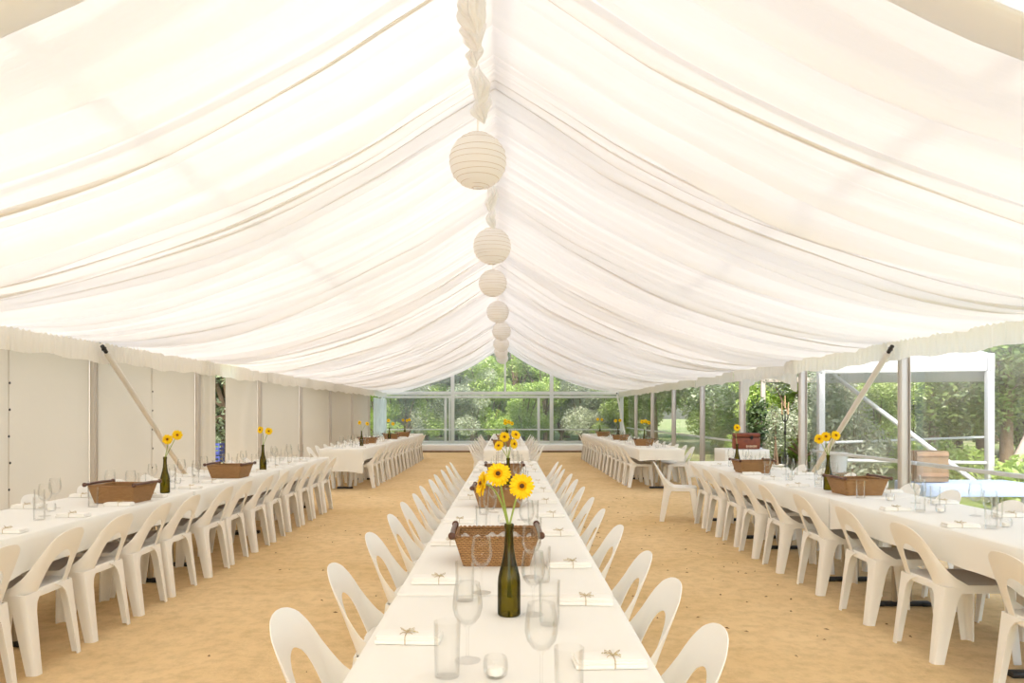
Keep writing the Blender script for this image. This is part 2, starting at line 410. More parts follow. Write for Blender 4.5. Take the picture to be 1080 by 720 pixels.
# ---- side walls
def wall_panel(x, ya, yb, zt, seed, mat, thick=.0, wr=.014, zb=.0):
    r = random.Random(seed); ph = [r.uniform(0, 6.28) for _ in range(6)]
    def fn(u, v):
        y = ya+(yb-ya)*u; z = zb+(zt-zb)*v
        e = math.sin(PI*u)
        d = wr*e*(math.sin(7*u+ph[0]+2*v)+.6*math.sin(13*u-5*v+ph[1])+.5*math.sin(9*v+6*u+ph[2]))
        return (x+d, y, z)
    return MB().grid(fn, 40, 24)
XL, XR = TX-HW-.10, TX+HW+.10
ZT = 2.26
XW = TX-HW-.015
mb = MB()
segs = [(YS, -3.15), (-3.15, -.15), (-.15, 2.85), (2.85, 5.85), (5.85, 8.85), (8.85, 11.85)] + [(13.1, 14.85)] + [(Y0+BAY*i, Y0+BAY*(i+1)) for i in range(2, 6)]
for n, (a, b) in enumerate(segs):
    g = wall_panel(XW, a+(.052 if a != 13.1 else 0), b-.052, ZT, n, M['vinyl'], zb=.02); mb.add(g.v, g.f)
wl = struct('wall_left', mb.mesh('wall_left', M['vinyl'], ang=180), 'cream white vinyl tent wall on the left')
mb = MB()
for yy in (7.33, 10.31):
    for z in (.35, .62, .89, 1.16, 1.43, 1.70):
        mb.lathe([(.0, .004), (.007, .004), (.009, 0), (.013, .003), (.014, 0)], 10, Matrix.Translation((XW+.036, yy+.01*math.sin(z*9), z)) @ Matrix.Rotation(PI/2, 4, 'Y'))
o = link('eyelet', mb.mesh('eyelet', M['dark']), wl); o['kind'] = 'stuff'; o['label'] = 'lines of small dark eyelets down the vinyl wall'
# seam flaps along the eyelets
mb = MB()
for yy in (7.33, 10.31): mb.box((XW+.022, yy+.012, 1.05), (.006, .012, 2.0), .002)
link('seam_flap', mb.mesh('seam_flap', M['vinyl']), wl)
# pulled-aside flap by the doorway
def flap(u, v):
    z = .02+2.2*v
    lo = 11.905+.03*v
    y = lo+(12.42-lo)*u
    return (XW+.03+.03*math.sin(u*13)*(1-.3*v)+.05*u, y, z)
tag(link('wall_flap', MB().grid(flap, 30, 24).mesh('wall_flap', M['vinyl'], ang=180)), 'white vinyl wall flap pulled aside at the gap in the left wall', 'tent flap')
# corner clear curtain, far left
def curt(u, v):
    return (XW+.17+.05*math.sin(u*40), 26.92+2.8*u, .02+1.94*v)
tag(link('corner_curtain', MB().grid(curt, 80, 8).mesh('corner_curtain', clear_vinyl('milky_vinyl', .55, .85), ang=180)), 'milky plastic curtain gathered in the far left corner', 'curtain')

# right wall, clear
M['clear'] = clear_vinyl('clear_vinyl_side', .01, .085)
M['clearback'] = clear_vinyl('clear_vinyl_end', .15, .30)
mb = MB()
segs = [(2.85, 5.85), (5.85, 8.85), (8.85, 11.85)] + [(Y0+BAY*i, Y0+BAY*(i+1)) for i in range(2, 7)]
for n, (a, b) in enumerate(segs):
    g = wall_panel(XR+.03, a+.01, b-.01, ZT, n+50, M['clear'], wr=.012); mb.add(g.v, g.f)
wr_ = struct('wall_right', mb.mesh('wall_right', M['clear'], ang=180), 'clear plastic tent wall on the right')
mb = MB()
for n, (a, b) in enumerate(segs):
    mb.box((XR+.07, (a+b)/2, .78), (.03, b-a-.02, .045), .005)
link('rail', mb.mesh('rail', M['whitemetal']), wr_, label='white rail behind the clear wall')

# tent poles
PW, PD = .092, .09
def pole_meshes():
    m1 = MB().box((0, 0, 1.13), (PD, PW, 2.26), .012)
    for s in (-1, 1):
        m1.box((0, s*.024, 1.13), (PD+.012, .018, 2.24), .003)
    m1.box((-.050, 0, 1.12), (.006, .15, 2.2), .001)  # thin unseen flange, added to block light leaking past the panel edges
    foot = MB().box((0, 0, .006), (.14, .11, .012), .003)
    hook = MB().box((0, 0, 2.235), (.05, .05, .035), .008).tube([(0, 0, 2.23), (.0, 0, 2.19), (.015, 0, 2.17)], .012, 6)
    return m1.mesh('post', M['alu']), foot.mesh('base_plate', M['alu']), hook.mesh('hook', M['dark'])
PM = pole_meshes()
def tent_pole(x, y, side, n):
    t = empty('tent_pole', (x, y, 0), 0 if side == 'left' else PI)
    link('post', PM[0], t); link('base_plate', PM[1], t); link('hook', PM[2], t, (PD/2+.03, 0, 0))
    wall = 'vinyl wall' if side == 'left' else 'clear wall'
    tag(t, 'grey aluminium tent post on the %s, %s from the camera' % (wall, ORD[n]), 'tent pole', 'aluminium wall posts')
for side, x in (('left', TX-HW), ('right', TX+HW)):
    for n, i in enumerate(range(0, 7)):
        tent_pole(x + (.03 if side == 'left' else -.03)*0, Y0+BAY*i, side, n+1)
# diagonal braces
def brace(x, ya, za, yb, zb, label, xi=.0):
    t = empty('brace_pole', (x, ya, 0))
    a = Vector((0, 0, za)); b = Vector((0, yb-ya, zb))
    d = (b-a).normalized()
    link('tube', MB().tube([a+d*.06, b-d*.02], .036, 10).mesh('tube', M['palealu']), t)
    link('end_bracket', MB().tube([a-d*.05, a+d*.10], .024, 8).box(tuple(a), (.035, .05, .05), .006).mesh('end_bracket', M['dark']), t)
    link('foot_bracket', MB().box((0, yb-ya, zb/2+.01), (.05, .09, zb+.02), .006).mesh('foot_bracket', M['dark']), t)
    return tag(t, label, 'brace')
brace(TX-HW+.26, 8.63, 2.16, 11.40, .04, 'slanting aluminium brace against the vinyl wall between the nearest two posts')
brace(TX+HW-.26, 8.65, 2.16, 11.42, .04, 'slanting aluminium brace crossing the clear wall between the nearest two posts')
brace(TX+HW-.27, 29.6, 2.17, 27.0, .04, 'slanting white brace in the far corner by the clear end wall')

# valances
def valance_mesh(L, seed, drop=.23):
    r = random.Random(seed); ph = [r.uniform(0, 6.28) for _ in range(5)]
    n = int(L*70)
    def fn(u, v):
        y = u*L
        wv = .010*math.sin(y*55+ph[0]+1.5*math.sin(y*7+ph[1]))+.006*math.sin(y*97+ph[2])
        z = -drop*v*(1+.05*math.sin(y*9+ph[3])+.06*math.sin(y*3.1+ph[4])) + (.012*math.sin(y*70) if v < .01 else 0)
        return (wv*(.35+.65*v), y, z)
    return MB().grid(fn, n, 6).mesh('valance', M['valance'], ang=180)
vn = {'left': 0, 'right': 0}
VM = [valance_mesh(BAY-.006, s) for s in range(4)]
for side, x, z in (('left', TX-HW+.175, 2.24), ('right', TX+HW-.175, 2.255)):
    for i in range(-2, 7):
        if side == 'right' and i == 1: pass
        vn[side] += 1
        o = link('valance', VM[(i*3+(side == 'left')) % 4], None, (x, Y0+BAY*i+.003, z))
        tag(o, 'gathered white valance along the %s eave, %s bay from the camera' % ('vinyl wall' if side == 'left' else 'clear wall', ORD[vn[side]]), 'valance', 'gathered eave valances')
# swagged door drape in the open bay on the right
def swag(u, v):
    y = 11.95+2.8*u
    drop = .10+.16*abs(math.cos(PI*u*1.0))**3 + (.30*math.exp(-((u-.93)/.07)**2)) + .10*math.exp(-((u-.03)/.06)**2)
    return (XR-.14+.02*math.sin(u*60)*v, y, 2.24-.12-drop*v*1.05)
tag(link('door_drape', MB().grid(swag, 120, 8).mesh('door_drape', M['valance'], ang=180)), 'swagged white drape over the open doorway in the clear wall', 'drape')

# ---- end wall
YB = YE
def P(px, py, Y): return (Y*(px-CX)/FPX, Y, HC-(py-CY)*Y/FPX)
mb = MB()
def endfn(u, v):
    x = TX-HW+2*HW*u
    zt = 2.36+(4.36-2.36)*(1-abs(2*u-1))
    return (x, YB+.02+.01*math.sin(30*u+5*v), .0+zt*v)
mb.grid(endfn, 60, 20)
wb = struct('wall_back', mb.mesh('wall_back', M['clearback'], ang=180), 'clear plastic gable wall at the far end')
def bar(name, a, b, wdt, dep=.09, label=None):
    a = Vector(a); b = Vector(b); d = b-a; L = d.length
    if abs(d.z) > abs(d.x): s = (wdt, dep, L)
    else: s = (L, dep, wdt)
    return link(name, MB().box(tuple((a+b)/2), s, .006).mesh(name, M['whitemetal']), wb)
xl, xr = TX-HW+.05, TX+HW-.05
def xz(px): return (px-CX)*YB/FPX
def zz(py): return HC-(py-CY)*YB/FPX
yb = YB-.06
bar('corner_post', (xl, yb, 0), (xl, yb, 2.2), .14); bar('corner_post', (xr, yb, 0), (xr, yb, 2.2), .14)
bar('transom', (xl, yb, zz(414.6)), (xr, yb, zz(414.6)), .14)
bar('transom', (xl, yb-.02, zz(418.6)), (xr, yb-.02, zz(418.6)), .09)
bar('mullion', (xz(477.6), yb-.04, 0), (xz(477.6), yb-.04, 3.2), .15); bar('mullion', (xz(581.5), yb-.04, 0), (xz(581.5), yb-.04, 3.2), .15)
bar('mullion', (xz(532.7), yb-.02, zz(414)), (xz(532.7), yb-.02, 4.2), .075)
bar('door_stile', (xz(470), yb+.01, 0), (xz(470), yb+.01, zz(419)), .10); bar('door_stile', (xz(568), yb+.01, 0), (xz(568), yb+.01, zz(419)), .11)
bar('door_stile', (xz(474.2), yb+.01, 0), (xz(474.2), yb+.01, zz(419)), .06)
bar('rail', (xl, yb+.02, zz(452.8)), (xr, yb+.02, zz(452.8)), .045)
bar('bottom_rail', (xl, yb, .16), (xr, yb, .16), .16)
st = empty('low_step', (TX, 26.2, 0))
link('tread', MB().box((0, 0, .13), (9.6, 1.2, .26), .02).mesh('tread', M['whitemetal']), st)
link('edge_board', MB().box((0, -.63, .03), (9.6, .05, .06), .008).mesh('edge_board', M['board']), st, label='brown board along the step edge')
tag(st, 'low white step running along the clear end wall', 'step')

# ---- lanterns
def lantern_mesh(R=.228):
    prof_ = []
    N = 84
    for i in range(N+1):
        a = -PI/2+PI*i/N
        a = max(-PI/2+.16, min(PI/2-.22, a))
        r = R*math.cos(a)*(1-.022*abs(math.sin(13*(a+PI/2)))**.6*0+ .012*(abs(math.sin(11.5*(a+PI/2)))-.5)); z = R*.97*math.sin(a)
        prof_.append((r, z))
    # spiral tilt of the ribs
    return MB().lathe(prof_, 40).mesh('shade', M['paper'], ang=180)
LM = lantern_mesh()
ribs = MB()
for i in range(1, 15):
    a = -PI/2+PI*i/15
    r = .2295*math.cos(a); z = .228*.97*math.sin(a)
    tilt = .02*math.sin(i*2.3)
    ribs.tube([(r*math.cos(t), r*math.sin(t), z+tilt*math.cos(t+i)*r*2) for t in [2*PI*j/36 for j in range(37)]], .0016, 5, False)
RM = ribs.mesh('wire_rib', principled('rib_wire', (.60, .50, .38), .6))
for n, (xx, yy, zc) in enumerate([(-.215, 5.85, 3.43), (-.15, 8.85, 3.43), (-.19, 11.85, 3.515), (-.135, 14.85, 3.46), (-.07, 17.85, 3.40), (-.09, 20.85, 3.37), (-.11, 23.85, 3.40), (-.08, 26.85, 3.42)]):
    t = empty('paper_lantern', (xx, yy, zc), rnd.uniform(0, 6))
    link('shade', LM, t); o = link('wire_rib', RM, t); o['kind'] = 'stuff'
    link('cord', MB().tube([(0, 0, .2), (0, 0, prof(xx-TX)-zc-.06)], .005, 6).mesh('cord', M['valance']), t)
    tag(t, 'round white paper lantern hanging from the ridge, %s from the camera' % ORD[n+1], 'lantern', 'paper lanterns along the ridge')

# gathered fabric bunched below the ridge
def bunch(loc, r, h, seed):
    q = random.Random(seed); ph = [q.uniform(0, 6.3) for _ in range(6)]
    def fn(u, v):
        a = 2*PI*u; z = -h*v
        rr = r*(.25+.75*math.sin(PI*min(1, v*1.05))**.7)*(1+.22*math.sin(5*a+ph[0]+4*v)+.15*math.sin(9*a+ph[1]-5*v)+.1*math.sin(17*a+ph[2]))
        if v > .98: rr *= .5
        return (rr*math.cos(a)+.02*math.sin(6*v+ph[3]), rr*math.sin(a)*1.5, z+.02*math.sin(3*a+ph[4]))
    o = link('fabric_bunch', MB().grid(fn, 60, 16).mesh('fabric_bunch', M['bunch'], ang=180), None, loc)
    return o
for n, (px, py0, py1, Y, r) in enumerate([(499, -22, 34, 4.27, .07), (501, 22, 52, 4.62, .062), (501, 46, 68, 4.9, .042), (505, 72, 108, 5.25, .058), (509, 100, 128, 5.62, .058), (518, 196, 222, 7.6, .05), (519, 222, 240, 8.1, .045)]):
    x, _, z0 = P(px, py0, Y); z1 = P(px, py1, Y)[2]
    zt_ = min(z0, prof(x-TX)-.09); o = bunch((x, Y, zt_), r, max(.09, zt_-z1), n)
    tag(o, 'bunch of gathered lining fabric tied at the ridge ceiling, %s from the camera' % ORD[n+1], 'fabric bunch', 'gathered bunches along the ridge')

# ------------------------------------------------------------------ chair
def chair_meshes():
    T = .008
    # seat: rounded square pan with rolled-down rim
    N = 48
    def sq(a, rx, ry, n=4.5):
        c, s = math.cos(a), math.sin(a)
        return (rx*math.copysign(abs(c)**(2/n), c), ry*math.copysign(abs(s)**(2/n), s))
    vs = []; rings = [(.02, .428), (.35, .428), (.75, .432), (.92, .441), (.985, .440), (1.0, .430), (1.0, .396), (.97, .396), (.955, .425), (.6, .416), (.02, .416)]
    for (k, z) in rings:
        for j in range(N):
            x, y = sq(2*PI*j/N, .208*k, .205*k)
            vs.append((x, y+.0, z))
    fs = [(i*N+j, i*N+(j+1) % N, (i+1)*N+(j+1) % N, (i+1)*N+j) for i in range(len(rings)-1) for j in range(N)]
    fs += [tuple(range(N)), tuple((len(rings)-1)*N+j for j in range(N))]
    seat = MB().add(vs, fs).mesh('seat', M['plastic'])
    # back: arch with arched opening
    H = .328
    OUT = [(0, .318), (.022, .288), (.05, .250), (.085, .222), (.13, .203), (.18, .186), (.225, .175), (.262, .160), (.287, .140), (.306, .112), (.319, .078), (.326, .040), (.328, 0)]
    INN = [(0, .106), (.05, .101), (.09, .096), (.13, .088), (.16, .077), (.183, .060), (.197, .038), (.204, .018), (.206, 0)]
    def walk(pts, t):
        # t in 0..1 from the foot of one side to the top
        d = [0]
        for (z0, u0), (z1, u1) in zip(pts, pts[1:]): d.append(d[-1]+math.hypot(z1-z0, u1-u0))
        q_ = t*d[-1]
        for i in range(len(pts)-1):
            if q_ <= d[i+1]+1e-9:
                k = (q_-d[i])/(d[i+1]-d[i]); return pts[i][1]+(pts[i+1][1]-pts[i][1])*k, pts[i][0]+(pts[i+1][0]-pts[i][0])*k
    def outer(t):
        u, z = walk(OUT, 2*t if t <= .5 else 2-2*t); return (u if t <= .5 else -u), z
    def inner(t):
        u, z = walk(INN, 2*t if t <= .5 else 2-2*t); return (u if t <= .5 else -u), z
    RC = .075; RS = .132
    def wrap(u, z, off):
        a = abs(u); sg = math.copysign(1, u)
        if a < RS: px, py, nx, ny = a, .012*(a/RS)**2, -.024*a/RS/RS, 1
        elif a < RS+RC*PI/2:
            w_ = (a-RS)/RC; px = RS+RC*math.sin(w_); py = .012+RC*(1-math.cos(w_)); nx, ny = -math.sin(w_), math.cos(w_)
        else: px = RS+RC; py = .012+RC+(a-RS-RC*PI/2); nx, ny = -1, 0
        px -= .05*z*min(1, a/.2)
        y = -.214+py-.36*z-.16*z*z
        nz = .36; L = math.sqrt(nx*nx+ny*ny+nz*nz)
        return (sg*(px+nx/L*off), y+ny/L*off, .430+z+nz/L*off)
    NT, NR = 48, 7
    vs = []; fs = []
    for side in (0, 1):
        for i in range(NT+1):
            ox, oz = outer(i/NT); ix, iz = inner(i/NT)
            for r in range(NR+1):
                k = r/NR
                th = T if 0 < k < 1 else T*.4
                x = ox+(ix-ox)*k; z = oz+(iz-oz)*k
                vs.append(wrap(x, z, th*(.5 if side else -.5)))
    W = NR+1; S = (NT+1)*W
    for i in range(NT):
        for r in range(NR):
            a, b, c, d = i*W+r, (i+1)*W+r, (i+1)*W+r+1, i*W+r+1
            fs += [(a, b, c, d), (S+d, S+c, S+b, S+a)]
        fs += [(i*W, S+i*W, S+(i+1)*W, (i+1)*W), (i*W+NR, (i+1)*W+NR, S+(i+1)*W+NR, S+i*W+NR)]
    for r in range(NR):
        fs += [(r, r+1, S+r+1, S+r), (NT*W+r, S+NT*W+r, S+NT*W+r+1, NT*W+r+1)]
    back = MB().add(vs, fs).mesh('backrest', M['plastic'], ang=50)
    # legs: angled channels, flaring into the seat
    def leg(sx, sy):
        top = Vector((.203 if sy > 0 else .206, .196 if sy > 0 else .211, .43)); bot = Vector((.215 if sy > 0 else .200, .228 if sy > 0 else .268, 0))
        lv = [(.43, .17, .13), (.405, .115, .095), (.375, .088, .082), (.33, .074, .074), (.2, .062, .066), (0, .046, .052)]
        if sy < 0: lv = [(z, a*.95, b*1.12) for z, a, b in lv]
        vs = []; n = 0
        for (z, a, b) in lv:
            k = 1-z/.43
            c = top.lerp(bot, k); th = .009
            pr = [(-a, 0), (-a*.5, 0), (-.02, 0), (-.006, -.006), (0, -.02), (0, -b*.5), (0, -b), (-th, -b), (-th, -b*.5), (-th-.002, -.022), (-.022, -th-.002), (-a*.5, -th), (-a, -th)]
            n = len(pr)
            for (px, py) in pr: vs.append((sx*(c.x+px), sy*(c.y+py), z))
        fs = [(i*n+j, i*n+(j+1) % n, (i+1)*n+(j+1) % n, (i+1)*n+j) for i in range(len(lv)-1) for j in range(n)]
        fs += [tuple(range(n)), tuple((len(lv)-1)*n+j for j in range(n))]
        return MB().add(vs, fs).mesh('leg', M['plastic'], ang=35)
    legs = [leg(sx, sy) for sx in (-1, 1) for sy in (-1, 1)]
    for me in [seat, back]+legs:
        for v in me.vertices: v.co.x *= 1.06
    return seat, back, legs
CM = chair_meshes()
def chair(x, y, rz, label, group):
    t = empty('stacking_chair', (x, y, 0), rz)
    link('seat', CM[0], t); link('backrest', CM[1], t)
    for l in CM[2]: link('leg', l, t)
    tag(t, label, 'chair', group)
    return t

# ------------------------------------------------------------------ tables
def cloth_mesh(W, L, drop, seed, corner=.07, amp=.007, drop_end=None):
    r = random.Random(seed); ph = [r.uniform(0, 6.3) for _ in range(8)]
    hx, hy = W/2, L/2
    # perimeter samples with rounded corners
    per = []
    cr = .012; st = .04
    def seg(a, b):
        n = max(2, int((Vector(b)-Vector(a)).length/st))
        for i in range(n): per.append((a[0]+(b[0]-a[0])*i/n, a[1]+(b[1]-a[1])*i/n))
    seg((hx, -hy), (hx, hy)); seg((hx, hy), (-hx, hy)); seg((-hx, hy), (-hx, -hy)); seg((-hx, -hy), (hx, -hy))
    n = len(per)
    def outn(x, y):
        v = Vector((0, 0))
        if abs(abs(x)-hx) < 1e-4: v.x = math.copysign(1, x)
        if abs(abs(y)-hy) < 1e-4: v.y = math.copysign(1, y)
        return v.normalized() if v.length else v
    lv = [(0, 0, -.01), (0, 0, 0), (.004, .006, 0), (.2, 0, 1), (.45, 0, 1), (.7, 0, 1), (1, 0, 1)]
    vs = []
    for (k, o_, wv) in lv:
        for i, (x, y) in enumerate(per):
            nn = outn(x, y)
            dx = min(hx-abs(x)+hy-abs(y), 9)
            cdist = math.hypot(hx-abs(x), hy-abs(y))
            cor = math.exp(-(cdist/.12)**2)
            s = i*st
            wave = amp*k*(math.sin(s*11+ph[0]+math.sin(s*2.3+ph[1])*2)+.5*math.sin(s*23+ph[2]))
            off = (.006 if k > 0 else 0)+ (wave if wv == 1 else 0)
            if wv == 1: off += -.02*k*cor*0
            dr = drop if drop_end is None else drop+(drop_end-drop)*max(0, min(1, (.05-(y+hy))/.05))
            dz = -dr*k*(1+.04*math.sin(s*2.1+ph[3])) - corner*cor*k
            if wv == -.01: p = (x*.0, y*.96) if False else (x-nn.x*.03, y-nn.y*.03); vs.append((p[0], p[1], .002)); continue
            vs.append((x+nn.x*off, y+nn.y*off, dz-(.004 if k > 0 else 0)))
    fs = [(i*n+j, i*n+(j+1) % n, (i+1)*n+(j+1) % n, (i+1)*n+j) for i in range(len(lv)-1) for j in range(n)]
    fs.append(tuple(range(n)))
    return MB().add(vs, fs).mesh('tablecloth', M['cloth'], ang=60)
TZ = .745
def table(x, y, L, W, rz, frames, bar, drop, seed, label_t, label_c, gt, gc, corner=.07, drop_end=None):
    t = empty('trestle_table', (x, y, 0), rz)
    link('tabletop', MB().box((0, 0, TZ-.028), (W-.03, L-.07, .035), .006).mesh('tabletop', M['board']), t)
    for fy in frames:
        mb = MB()
        for s in (-1, 1):
            mb.tube([(s*.055, fy, .03), (s*.055, fy, TZ-.05)], .017, 8)
        mb.box((0, fy, TZ-.062), (.5, .04, .03), .004)
        lg = link('leg', mb.mesh('leg', M['tan']), t)
        link('foot_bar', MB().box((0, fy, .018), (2*bar, .045, .034), .008).box((bar-.03, fy, .015), (.07, .06, .03), .008).box((-bar+.03, fy, .015), (.07, .06, .03), .008).mesh('foot_bar', M['dark']), lg, label='black floor bar with rounded feet')
    tag(t, label_t, 'table', gt)
    c = link('tablecloth', cloth_mesh(W, L-.034, drop, seed, corner, .006, drop_end), None, (x, y, TZ), rz)
    tag(c, label_c, 'tablecloth', gc)

# ------------------------------------------------------------------ tableware meshes
wg_out = [(.0005, .0), (.034, .0), (.0345, .0015), (.030, .003), (.010, .0055), (.0045, .010), (.0037, .02), (.0035, .06), (.004, .085), (.009, .092), (.022, .101), (.034, .117), (.0395, .138), (.039, .158), (.0355, .185), (.0325, .205)]
wg_in = [(.0313, .2055), (.0343, .185), (.0378, .158), (.0382, .138), (.0327, .118), (.021, .1035), (.008, .0955), (.0005, .094)]
WG = MB().lathe(wg_out+wg_in, 22).mesh('wine_glass', M['glass'], ang=60)
tb = [(.0005, 0), (.029, 0), (.0305, .002), (.0335, .13), (.0338, .135), (.0322, .1355), (.0318, .13), (.029, .009), (.0005, .007)]
TB = MB().lathe(tb, 22).mesh('tumbler', M['glass'], ang=60)
tl = [(.0005, 0), (.022, 0), (.029, .006), (.032, .022), (.030, .042), (.0275, .050), (.0255, .0503), (.028, .042), (.0295, .022), (.0265, .009), (.0005, .006)]
TLG = MB().lathe(tl, 22).mesh('glass_cup', M['glass'], ang=60)
TLC = MB().lathe([(.0005, .0065), (.019, .0065), (.0195, .024), (.017, .025), (.0005, .0245)], 18).tube([(0, 0, .0245), (.001, 0, .031)], .0008, 5).mesh('candle', M['wax'])
def napkin_mesh():
    mb = MB()
    mb.box((0, 0, .006), (.185, .082, .012), .004)
    mb.box((.002, .001, .0155), (.180, .076, .008), .0035)
    mb.box((-.002, -.002, .0215), (.176, .070, .005), .0022)
    return mb.mesh('napkin', M['napkin'])
NM = napkin_mesh()
def tie_mesh():
    mb = MB()
    loop = []
    for j in range(25):
        a = 2*PI*j/24
        c, s = math.cos(a), math.sin(a)
        loop.append((.0, .0425*math.copysign(abs(c)**.4, c), .0125+.0135*math.copysign(abs(s)**.4, s)))
    mb.tube(loop, .0014, 5, False)
    for s in (-1, 1):
        mb.tube([(0, -.008, .026), (s*.012, -.004, .035), (s*.020, 0, .037), (s*.019, .006, .031), (0, -.008, .027)], .0010, 5)
        mb.tube([(0, -.008, .026), (s*.010, -.014, .028), (s*.018, -.022, .0255)], .0010, 5)
    return mb.mesh('twine_bow', M['twine'])
TM = tie_mesh()
def sprig_mesh():
    mb = MB()
    mb.tube([(-.035, .012, .026), (0, 0, .0275), (.034, -.016, .027)], .001, 5)
    q = random.Random(3)
    for i in range(14):
        k = q.random(); x = -.035+.069*k; y = .012-.028*k
        a = q.uniform(0, 6.3); l = .010
        mb.tube([(x, y, .0272), (x+l*.6*math.cos(a), y+l*.6*math.sin(a), .030), (x+l*math.cos(a), y+l*math.sin(a), .0285)], [.0007, .0022, .0006], 5)
    return mb.mesh('sprig', M['sprig'])
SM = sprig_mesh()
bt = [(.0005, .012), (.026, .004), (.034, 0), (.0372, .004), (.0375, .012), (.0372, .105), (.035, .125), (.029, .150), (.0215, .180), (.0165, .210), (.0142, .240), (.0136, .275), (.0155, .277), (.0158, .290), (.0140, .293), (.0125, .2935)]
BT = MB().lathe(bt, 28).mesh('bottle_glass', M['bottle'], ang=60)

def basket_meshes():
    wx, wy, h = .285, .25, .118
    tx, ty = .035, .025
    def rect(a, b, r, n=6):
        pts = []
        for (sx, sy, a0) in ((1, -1, -PI/2), (1, 1, 0), (-1, 1, PI/2), (-1, -1, PI)):
            for j in range(n+1):
                w_ = a0+PI/2*j/n
                pts.append((sx*(a-r)+r*math.cos(w_), sy*(b-r)+r*math.sin(w_)))
        return pts
    lv = [(0, 0, .001), (1, 0, 0), (1.0, 1, h), (1.0, 1, h+.001), (.965, 1, h), (.95, .1, .012), (0, .1, .012)]
    vs = []; n = 28
    for (k, t, z) in lv:
        a = wx/2+tx*t; b = wy/2+ty*t
        k2 = k if k > 0 else .02
        for p in rect(a*k2, b*k2, .015*k2): vs.append((p[0], p[1], z))
    fs = [(i*n+j, i*n+(j+1) % n, (i+1)*n+(j+1) % n, (i+1)*n+j) for i in range(len(lv)-1) for j in range(n)]
    fs += [tuple(range(n)), tuple((len(lv)-1)*n+j for j in range(n))]
    body = MB().add(vs, fs).mesh('basket_body', M['wicker'], ang=30)
    rimp = rect(wx/2+tx-.004, wy/2+ty-.004, .018)
    rp = [(p[0], p[1], h+.004) for p in rimp]
    # braided rim: two twisted strands
    rim = MB()
    dense = []
    rp2 = rp+[rp[0]]
    for i in range(len(rp2)-1):
        a = Vector(rp2[i]); b = Vector(rp2[i+1]); m = max(1, int((b-a).length/.006))
        for j in range(m): dense.append(a.lerp(b, j/m))
    dense.append(dense[0])
    for s in (0, PI):
        rim.tube([p+Vector((0, 0, .005*math.sin(i*.9+s)))+Vector((p.x, p.y, 0)).normalized()*.005*math.cos(i*.9+s) for i, p in enumerate(dense)], .0055, 6, False)
    rim = rim.mesh('rim', M['wicker'])
    hb = []
    for s in (-1, 1):
        x = s*(wx/2+tx+.010)
        mb = MB().tube([(x, -wy/2-.03, h+.018), (x, -.05, h+.022), (x, .05, h+.022), (x, wy/2+.03, h+.018)], [.009, .0105, .0105, .009], 10)
        for e in (-1, 1):
            yy = e*(wy/2+.035)
            mb.tube([(x, yy-e*.012, h+.018), (x, yy-e*.006, h+.018), (x, yy+e*.006, h+.018), (x, yy+e*.013, h+.018)], [.008, .0155, .0155, .006], 12)
        hb.append(mb.mesh('handle_bar', M['darkwood']))
    def ln(u, v):
        x = (u-.5)*(wx+.03); y = (v-.5)*(wy+.02)
        q = math.sin(u*21+3*math.sin(v*9))*math.cos(v*17+2*math.sin(u*13))
        e = max(abs(u-.5), abs(v-.5))*2
        return (x, y, .070+.014*q+.022*e**3)
    lin = MB().grid(ln, 30, 26).mesh('crumpled_liner', M['liner'], ang=180)
    return body, rim, hb, lin
BK = basket_meshes()

def flower_meshes():
    def petals(n, r0, r1, w, lift, tilt, seed, droop=.0):
        q = random.Random(seed); mb = MB()
        for i in range(n):
            a = 2*PI*i/n+q.uniform(-.06, .06); L = r1*(1+q.uniform(-.07, .05)); lf = lift+q.uniform(-.10, .10)
            pts = [(r0, .3), (r0+(L-r0)*.35, .8), (r0+(L-r0)*.7, 1.0), (r0+(L-r0)*.92, .75), (L, .25)]
            vs = []
            for (r, k) in pts:
                z = math.tan(lf)*(r-r0)-droop*(r/L)**3*L
                for s, dz in ((-1, .0), (0, .0022), (1, 0)):
                    yy = s*w*k
                    vs.append((r*math.cos(a)-yy*math.sin(a), r*math.sin(a)+yy*math.cos(a), z+dz+tilt+.0005*(i % 2)))
            nb = len(vs)
            vs += [(p[0], p[1], p[2]-.0009) for p in vs]
            fs = []
            for j in range(len(pts)-1):
                for c in range(2):
                    f = (j*3+c, (j+1)*3+c, (j+1)*3+c+1, j*3+c+1); fs.append(f); fs.append(tuple(x+nb for x in f[::-1]))
            mb.add(vs, fs)
        return mb
    A = petals(22, .010, .050, .0062, .10, 0, 1, .10); B = petals(20, .009, .040, .0056, .22, .003, 2, .05)
    A.add(B.v, B.f)
    p = A.mesh('petals', M['yellow'], ang=60)
    C = petals(26, .006, .018, .0022, .5, .004, 3)
    inner = C.mesh('inner_florets', M['yellow2'], ang=60)
    eye = MB().lathe([(.0003, .0125), (.004, .012), (.0085, .009), (.0105, .004), (.008, -.001), (.0003, -.002)], 16).mesh('eye', M['seedhead'])
    cal = MB().lathe([(.0003, -.013), (.005, -.012), (.009, -.006), (.011, -.001), (.0003, 0)], 14).mesh('calyx', M['stem'])
    return p, inner, eye, cal
FM = flower_meshes()
